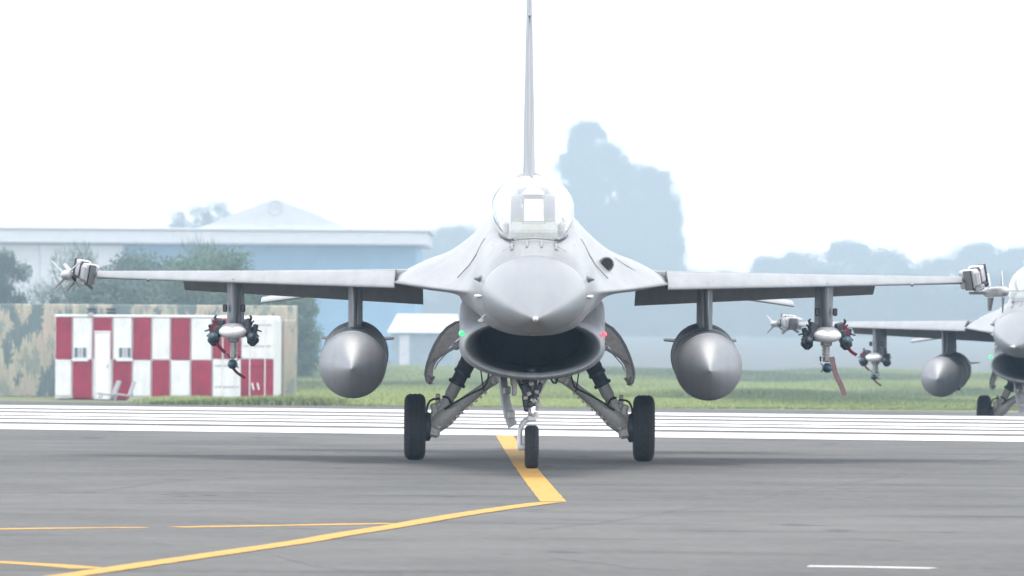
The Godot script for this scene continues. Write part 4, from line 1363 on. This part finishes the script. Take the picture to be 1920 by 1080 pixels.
func nose_gear(jet: Node3D) -> void:
	var g := pivot("nose_gear", jet)
	var z := 4.0
	wheel(g, Vector3(0, .213, z), .214, .140)
	var st := S()
	tube(st, [Vector3(0, .98, z - .05), Vector3(0, .74, z - .03)], [.058, .055], 12)
	tube(st, [Vector3(0, .76, z - .03), Vector3(0, .70, z - .03)], [.072], 12)
	box(st, Vector3(-.02, .83, z + .05), Vector3(.10, .16, .08), Basis.IDENTITY, .02)
	box(st, Vector3(-.055, .67, z + .02), Vector3(.08, .14, .10), Basis(Vector3.BACK, .15), .02)
	box(st, Vector3(.035, .71, z + .05), Vector3(.06, .07, .06), Basis(Vector3.BACK, -.4), .015)
	box(st, Vector3(-.05, .60, z + .03), Vector3(.06, .08, .06), Basis.IDENTITY, .015)
	box(st, Vector3(-.075, .78, z + .06), Vector3(.06, .12, .07), Basis(Vector3.BACK, .2), .015)
	box(st, Vector3(.075, .80, z + .04), Vector3(.05, .10, .06), Basis(Vector3.BACK, -.3), .012)
	box(st, Vector3(.0, .64, z + .07), Vector3(.09, .06, .05), Basis(Vector3.BACK, .3), .012)
	obj("strut", st, M.dark_metal, g)
	for e in [[-.03, .74, .10, .4], [.045, .76, .09, -.3], [-.065, .70, .08, .1], [.02, .67, .11, .6], [.055, .64, .09, -.2], [-.01, .84, .12, 0.0], [-.10, .88, .08, .5], [.10, .90, .06, -.5]]:
		st = S()
		box(st, Vector3(e[0], e[1], z + e[2]), Vector3(.045, .04, .04), Basis(Vector3.BACK, e[3]), .008)
		obj("fitting", st, M.gear, g)
	st = S()
	tube(st, [Vector3(0, .66, z - .02), Vector3(0, .50, z - .01)], [.036], 12)
	obj("piston", st, M.chrome, g)
	st = S()
	tube(st, [Vector3(.02, .53, z), Vector3(-.03, .49, z), Vector3(-.085, .455, z), Vector3(-.115, .39, z), Vector3(-.12, .30, z), Vector3(-.118, .20, z)], [.034, .032, .028, .026, .026, .032], 10)
	box(st, Vector3(.0, .495, z), Vector3(.10, .06, .12), Basis.IDENTITY, .02)
	tube(st, [Vector3(-.135, .21, z), Vector3(-.05, .21, z)], [.036, .032], 10)
	tube(st, [Vector3(.045, .56, z + .02), Vector3(.05, .50, z + .02)], [.022], 8)
	obj("wheel_fork", st, M.white_gear, g)
	st = S()
	for s in [-1, 1]:
		tube(st, [Vector3(s * .16, .93, z - .5), Vector3(s * .05, .70, z - .06)], [.025, .022], 8)
	tube(st, [Vector3(.11, .93, z + .02), Vector3(.06, .76, z + .03)], [.026, .020], 8)
	tube(st, [Vector3(-.13, .93, z + .05), Vector3(-.06, .82, z + .04)], [.026, .026], 8)
	obj("brace", st, M.gear, g)
	st = S()
	tube(st, [Vector3(.06, .70, z + .06), Vector3(.075, .64, z + .1), Vector3(.04, .58, z + .08)], [.018, .016, .016], 8)
	tube(st, [Vector3(-.02, .60, z + .05), Vector3(-.03, .56, z + .08), Vector3(.02, .52, z + .05)], [.016], 8)
	obj("torque_link", st, M.gear, g)
	st = S()
	tube(st, dense([Vector3(.18, .93, z), Vector3(.20, .86, z + .02), Vector3(.24, .85, z), Vector3(.255, .93, z)], .03), [.012], 6)
	obj("hydraulic_hose", st, M.black, g)
	st = S()
	tube(st, dense([Vector3(-.10, .92, z + .1), Vector3(-.09, .86, z + .12), Vector3(-.04, .84, z + .1), Vector3(-.01, .76, z + .08)], .03), [.012], 6)
	obj("hydraulic_hose", st, M.black, g)
	st = S()
	tube(st, dense([Vector3(.03, .86, z + .1), Vector3(.05, .78, z + .1), Vector3(-.03, .68, z + .09)], .03), [.010], 6)
	obj("hydraulic_hose", st, M.black, g)
	st = S(); lathe(st, [Vector2(-.05, .045), Vector2(.02, .048), Vector2(.03, .04)], 16, Vector3(.0, .895, z + .10))
	obj("taxi_light", st, M.dark_metal, g)
	# door, a curved plate beside the leg
	var o := [Vector2(-.335, .93), Vector2(-.325, .80), Vector2(-.31, .68), Vector2(-.285, .56), Vector2(-.255, .46), Vector2(-.235, .405)]
	var i := [Vector2(-.25, .93), Vector2(-.235, .80), Vector2(-.215, .69), Vector2(-.19, .58), Vector2(-.165, .49), Vector2(-.145, .435)]
	st = S()
	var rows := []
	for k in o.size():
		rows.append(PackedVector3Array([Vector3(o[k].x, o[k].y, z + .30), Vector3(o[k].x + .018, o[k].y, z + .31), Vector3(i[k].x, i[k].y, z - .48), Vector3(i[k].x - .025, i[k].y - .005, z - .5)]))
	loft(st, rows, true, true, false)
	var door := obj("gear_door", st, M.under, g)
	st = S()
	for k in [1, 3]:
		box(st, Vector3((o[k].x + i[k].x) / 2 + .016, o[k].y - .03, z - .05), Vector3(.05, .08, .5), Basis(Vector3.UP, -.13), .012)
	tube(st, [Vector3(-.20, .93, z + .1), Vector3(-.185, .82, z + .1)], [.024], 8)
	box(st, Vector3(-.175, .80, z + .08), Vector3(.05, .16, .06), Basis.IDENTITY, .012)
	obj("door_rib", st, M.gear, door)

func drop_tank() -> Node3D:
	var t := pivot("drop_tank")
	var st := S()
	var prof := []
	for k in 15:
		var u := k / 14.0
		prof.append(Vector2(1.5 + 0.60 * (1.0 - u), maxf(.338 * pow(sin(u * PI / 2.0), .84), .004)))
	prof.append_array([Vector2(1.0, .338), Vector2(-.3, .338), Vector2(-1.0, .315), Vector2(-1.7, .20), Vector2(-2.1, .06), Vector2(-2.2, .01)])
	lathe(st, prof, 40)
	var body := obj("tank_body", st, M.tank, t)
	st = S()
	for z in [1.45, .5, -.35]:
		var ringp := []
		for k in 37:
			ringp.append(Vector3(cos(TAU * k / 36.0), sin(TAU * k / 36.0), 0) * .3375 + Vector3(0, 0, z))
		tube(st, ringp, [.009], 5)
	obj("joint_band", st, M.tank, body)
	st = S()
	for a in [0.0, PI]:
		slab(st, [Vector3(cos(a) * .20, .08, -1.3), Vector3(cos(a) * .385, .08, -1.6), Vector3(cos(a) * .385, .08, -1.9), Vector3(cos(a) * .10, .08, -1.9)], Vector3(0, .012, 0))
	obj("tail_fin", st, M.under, t)
	st = S(); box(st, Vector3(0, .345, .1), Vector3(.10, .05, 1.3), Basis.IDENTITY, .01)
	obj("saddle", st, M.under, t)
	st = S(); box(st, Vector3(.24, -.255, .6), Vector3(.05, .035, .10), Basis(Vector3.BACK, .8), .008)
	obj("drain_cap", st, M.black, t)
	return t

func practice_bomb(mat: Material) -> Node3D:
	var b := pivot("practice_bomb")
	var st := S()
	lathe(st, [Vector2(.30, .004), Vector2(.29, .026), Vector2(.24, .044), Vector2(.16, .051), Vector2(.0, .050), Vector2(-.25, .030), Vector2(-.45, .022)], 18)
	obj("bomb_body", st, mat, b)
	st = S()
	for k in 4:
		var a := TAU * k / 4.0 + PI / 4
		slab(st, [Vector3(cos(a) * .02, sin(a) * .02, -.28), Vector3(cos(a) * .065, sin(a) * .065, -.34), Vector3(cos(a) * .065, sin(a) * .065, -.46), Vector3(cos(a) * .02, sin(a) * .02, -.46)], Vector3(-sin(a), cos(a), 0) * .006)
	obj("tail_vane", st, M.black, b)
	return b

func ejector_rack(s: float) -> Node3D:
	var t := pivot("bomb_rack")
	var st := S()
	# main beam
	var rings := []
	for e in [[.62, .30], [.58, .75], [.50, 1.0], [-.9, 1.0], [-1.1, .5]]:
		rings.append(super_ring(e[0], Vector2(0, 0), .135 * e[1], .075 * e[1], .085 * e[1], 2.4, 2.6, 24))
	loft(st, rings)
	obj("rack_beam", st, M.under, t)
	# white blunt nose cap, broad and shallow with a notch on top
	st = S()
	rings = []
	for e in [[.45, 1.0], [.60, .98], [.68, .86], [.74, .60], [.77, .25], [.775, .02]]:
		var ring := super_ring(e[0], Vector2(0, -.005), .145 * e[1], .072 * e[1], .066 * e[1], 2.2, 2.2, 32)
		for k in ring.size():
			if ring[k].y > 0.0:
				ring[k].y *= 0.55 + 0.45 * minf(absf(ring[k].x) / .07, 1.0)
		rings.append(ring)
	loft(st, rings)
	obj("nose_cap", st, M.rack_cap, t)
	# three ejector stations: two shoulders and one below
	for e in [Vector3(-.17, -.04, 0), Vector3(.17, -.04, 0)]:
		st = S()
		var sg := signf(e.x)
		box(st, e + Vector3(0, .02, .25), Vector3(.09, .16, .55), Basis(Vector3.BACK, sg * .5), .02)
		box(st, e + Vector3(-sg * .03, .125, .28), Vector3(.09, .09, .40), Basis(Vector3.BACK, sg * .3), .015)
		tube(st, [e + Vector3(sg * .0, .14, .42), e + Vector3(sg * .02, .19, .44), e + Vector3(sg * .0, .205, .44)], [.018, .014, .012], 6)
		tube(st, [e + Vector3(sg * .02, .06, .45), e + Vector3(sg * .10, -.015, .46)], [.014, .010], 6)
		tube(st, [e + Vector3(sg * .04, .08, .40), e + Vector3(sg * .085, .10, .42)], [.012, .008], 6)
		box(st, Vector3(sg * .095, .24, .15), Vector3(.045, .08, .12), Basis.IDENTITY, .015)
		box(st, e + Vector3(sg * .035, -.055, .30), Vector3(.11, .10, .34), Basis(Vector3.BACK, sg * .8), .03)
		box(st, e + Vector3(sg * .055, .06, .32), Vector3(.05, .11, .20), Basis(Vector3.BACK, -sg * .2), .015)
		for q in 3:
			tube(st, [e + Vector3(sg * (.0 + .03 * q), .10 - .02 * q, .40), e + Vector3(sg * (.045 + .04 * q), .15 - .055 * q, .43)], [.011, .008], 6)
		obj("shoulder_station", st, M.dark_metal, t)
	st = S()
	box(st, Vector3(0, -.085, .25), Vector3(.10, .06, .5), Basis.IDENTITY, .02)
	box(st, Vector3(0, -.19, .25), Vector3(.055, .18, .45), Basis.IDENTITY, .012)
	for k in 4:
		box(st, Vector3(.042 * -s, -.12 - .035 * k, .47), Vector3(.03, .014, .04), Basis(Vector3.BACK, .3), .003)
	tube(st, [Vector3(-.05, -.27, .08), Vector3(-.07, -.22, .46)], [.010], 6)
	tube(st, [Vector3(.05, -.27, .08), Vector3(.08, -.25, .46)], [.010], 6)
	obj("lower_station", st, M.gear, t)
	return t

# a safety streamer: thin woven band that flutters, from its pin downwards
func streamer(path: Array, width: float, mat: Material) -> MeshInstance3D:
	var st := S()
	var pts := dense(path, 0.02)
	var rings := []
	for i in pts.size():
		var t := float(i) / (pts.size() - 1)
		var d: Vector3 = (pts[mini(i + 1, pts.size() - 1)] - pts[maxi(i - 1, 0)]).normalized()
		var side := d.cross(Vector3(0.1, 0.15 * sin(t * 6.0), 1.0)).normalized() * width * 0.5
		var n := d.cross(side).normalized() * 0.003
		rings.append(PackedVector3Array([pts[i] - side - n, pts[i] + side - n, pts[i] + side + n, pts[i] - side + n]))
	loft(st, rings, true, true, false)
	return obj("safety_streamer", st, mat)

func missile(roll: float) -> Node3D:
	var t := pivot("missile")
	var st := S()
	lathe(st, [Vector2(1.45, .006), Vector2(1.44, .022), Vector2(1.40, .034), Vector2(1.30, .046), Vector2(1.1, .053), Vector2(-1.45, .055), Vector2(-1.5, .045)], 22)
	obj("missile_body", st, M.missile, t)
	for k in 4:
		var a := TAU * k / 4.0 + roll
		var r := Vector3(cos(a), sin(a), 0)
		st = S(); slab(st, [r * .06 + Vector3(0, 0, 1.05), r * .22 + Vector3(0, 0, .86), r * .22 + Vector3(0, 0, .82), r * .06 + Vector3(0, 0, .80)], Vector3(-sin(a), cos(a), 0) * .012)
		obj("front_fin", st, M.grey_trim, t)
		st = S(); slab(st, [r * .06 + Vector3(0, 0, -.85), r * .20 + Vector3(0, 0, -1.25), r * .20 + Vector3(0, 0, -1.45), r * .06 + Vector3(0, 0, -1.45)], Vector3(-sin(a), cos(a), 0) * .028)
		obj("rear_fin", st, M.grey_trim, t)
	return t

func launcher(s: float) -> Node3D:
	var t := pivot("missile_launcher")
	var tilt := Basis(Vector3.BACK, s * .28)
	var st := S()
	box(st, tilt * Vector3(s * .0, .02, -.1), Vector3(.125, .22, 2.3), tilt, .02)
	box(st, tilt * Vector3(s * .0, .02, .9), Vector3(.10, .18, .9), tilt, .04)
	obj("rail_body", st, M.missile, t)
	st = S()
	box(st, tilt * Vector3(s * .15, .03, -.05), Vector3(.11, .21, 2.0), tilt, .025)
	obj("rail_cover", st, M.white_gear, t)
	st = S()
	for x in [-.075, .078, .215]:  # dark plates and bottom blocks paint shade between and below the rails
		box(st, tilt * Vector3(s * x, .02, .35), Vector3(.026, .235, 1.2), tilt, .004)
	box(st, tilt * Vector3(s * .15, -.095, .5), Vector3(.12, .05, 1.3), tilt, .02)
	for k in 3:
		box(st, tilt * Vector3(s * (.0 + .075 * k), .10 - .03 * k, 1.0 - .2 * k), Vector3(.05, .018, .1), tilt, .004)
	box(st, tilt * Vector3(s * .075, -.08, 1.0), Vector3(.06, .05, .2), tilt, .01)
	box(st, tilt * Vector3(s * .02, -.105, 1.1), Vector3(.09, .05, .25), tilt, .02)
	obj("rail_clip_gap_shade", st, M.dark_metal, t)
	st = S()
	box(st, tilt * Vector3(s * .04, -.10, .9), Vector3(.14, .06, .7), tilt, .025)
	obj("rail_shoe", st, M.grey_trim, t)
	return t

func pilot() -> Node3D:
	var t := pivot("person")
	var st := S()
	# one continuous figure: hips, chest, shoulders, neck, head
	var rings := []
	for e in [[0.0, .15, .11, 0.0], [.10, .17, .12, 0.0], [.20, .215, .12, .0], [.27, .225, .105, .01], [.31, .17, .085, .015], [.335, .07, .065, .03], [.37, .058, .060, .04], [.40, .075, .085, .05], [.46, .085, .10, .05], [.53, .082, .10, .045], [.58, .05, .06, .04], [.595, .01, .01, .04]]:
		var ring := PackedVector3Array()
		for k in 20:
			var a := TAU * k / 20.0
			ring.append(Vector3(cos(a) * e[1], e[0], sin(a) * e[2] + e[3]))
		rings.append(ring)
	loft(st, rings)
	obj("body", st, M.suit, t)
	st = S()
	rings = []
	for e in [[.405, .108, .115], [.44, .118, .135], [.49, .124, .142], [.54, .118, .135], [.59, .088, .10], [.618, .045, .05], [.624, .004, .004]]:
		var ring := PackedVector3Array()
		for k in 24:
			var a := TAU * k / 24.0
			ring.append(Vector3(cos(a) * e[1], e[0], sin(a) * e[2] + .035))
		rings.append(ring)
	loft(st, rings)
	var hel := obj("helmet", st, M.helmet, t)
	st = S()
	rings = []
	for y in [.455, .49, .525, .55]:
		var row := PackedVector3Array()
		for k in 15:
			var a := lerpf(.25, PI - .25, k / 14.0)
			var rr := 1.03 if y < .54 else .99
			row.append(Vector3(cos(a) * .122 * rr, y, sin(a) * .145 * rr + .035))
		rings.append(row)
	loft(st, rings, false, false)
	obj("visor", st, M.visor, hel)
	st = S(); lathe(st, [Vector2(0, .05), Vector2(.05, .045), Vector2(.08, .03), Vector2(.09, .005)], 14, Vector3(0, .425, .13), Basis(Vector3.RIGHT, .35))
	obj("oxygen_mask", st, M.suit, t)
	return t

func put(o: Node3D, frame: Transform3D, at: Transform3D) -> Node3D:
	o.transform = frame * at
	return o

func at(x: float, y: float, z: float, b := Basis.IDENTITY) -> Transform3D:
	return Transform3D(b, Vector3(x, y, z))

func build_jets() -> void:
	var t1 := Transform3D(Basis(Vector3.UP, 0.0037), Vector3(0.190, 0, 0))
	var t2 := Transform3D(Basis(Vector3.UP, deg_to_rad(-8.4)) * Basis(Vector3.RIGHT, -0.010), Vector3(9.38, -0.57, CAM.z - 133.0))
	var jet := make_jet()
	jet.transform = t1
	var jet2 := jet.duplicate()
	jet2.name = "fighter_jet_001"
	add_child(jet2)
	jet2.transform = t2
	tag(jet2, "hazy grey fighter jet behind the runway stripes, its green light lit", "fighter jet", "fighter jets leaving the runway")
	# things hung on them: [builder, labels near (image side), placed at]
	for f in 2:
		var frame: Transform3D = [t1, t2][f]
		for s in [-1.0, 1.0]:
			if f == 1 and s > 0:
				continue
			var side: String = "green lamp side" if s < 0 else "red lamp side"
			var who := "of the hazy second jet" if f == 1 else "of the near jet, " + side
			var tank := drop_tank()
			put(tank, frame, at(s * 1.82, 1.075, 0.0, Basis(Vector3.RIGHT, 0.055)))
			tag(tank, "grey drop tank under the wing " + who, "fuel tank", "drop tanks under the wings")
			var rack := ejector_rack(s)
			put(rack, frame, at(s * 3.085, 1.325, -.2))
			tag(rack, "bomb rack with white nose cap under the wing " + who, "bomb rack", "bomb racks under the wings")
			var lau := launcher(s)
			put(lau, frame, at(s * 4.64, 1.905, -.9, Basis.from_scale(Vector3(.54, .90, 1.0))))
			tag(lau, "pale launcher rail at the wing tip " + who, "launcher", "wing tip launchers")
			var mis := missile(PI / 4 if s < 0 else 0.0)
			put(mis, frame, at(s * 4.81 if s < 0 else 4.90, 1.895 if s < 0 else 1.79, -.6))
			tag(mis, "slim missile with crossed fins at the wing tip " + who, "missile", "wing tip missiles")
			var which := ["outer", "inner", "lowest"]
			var spots := [Vector3(s * 3.285, 1.265, 0.28), Vector3(s * 2.885, 1.265, 0.28), Vector3(s * 3.085, .985, 0.2)]
			for k in 3:
				var b := practice_bomb(M.bomb_blue if k != 1 else M.bomb_dark)
				put(b, frame, at(spots[k].x, spots[k].y, spots[k].z))
				tag(b, "%s %s practice bomb on the rack %s" % [which[k], "blue nosed" if k != 1 else "dark", who], "practice bomb", "practice bombs on the racks")
			var sx: float = s * 3.285
			var r1 := streamer([Vector3(sx - s * .04, 1.43, .35), Vector3(sx + s * .01, 1.36, .38), Vector3(sx - s * .005, 1.26, .40), Vector3(sx - s * (.06 if s < 0 else -.03), 1.17, .42), Vector3(sx - s * (.13 if s < 0 else -.10), 1.10 if s < 0 else 1.12, .43)], .034, M.ribbon_red)
			r1.transform = frame
			tag(r1, "dark red streamer on the outer rack station " + who, "streamer", "safety streamers")
			var long: Array = [Vector3(-3.085, .955, .35), Vector3(-3.04, .90, .36), Vector3(-2.95, .84, .36)] if s < 0 else [Vector3(3.13, 1.10, .32), Vector3(3.15, 1.0, .36), Vector3(3.18, .90, .36), Vector3(3.23, .80, .37), Vector3(3.265, .70, .38)]
			var r2 := streamer(long, .028 if s < 0 else .055, M.ribbon_red if s < 0 else M.ribbon_faded)
			r2.transform = frame
			tag(r2, ("short dark streamer" if s < 0 else "long faded streamer") + " below the lowest rack station " + who, "streamer", "safety streamers")
		var p := pilot()
		put(p, frame, at(0, 2.16, 4.05))
		tag(p, "seated pilot in a pale helmet under the canopy of the " + ("near jet" if f == 0 else "hazy jet"), "person", "pilots")
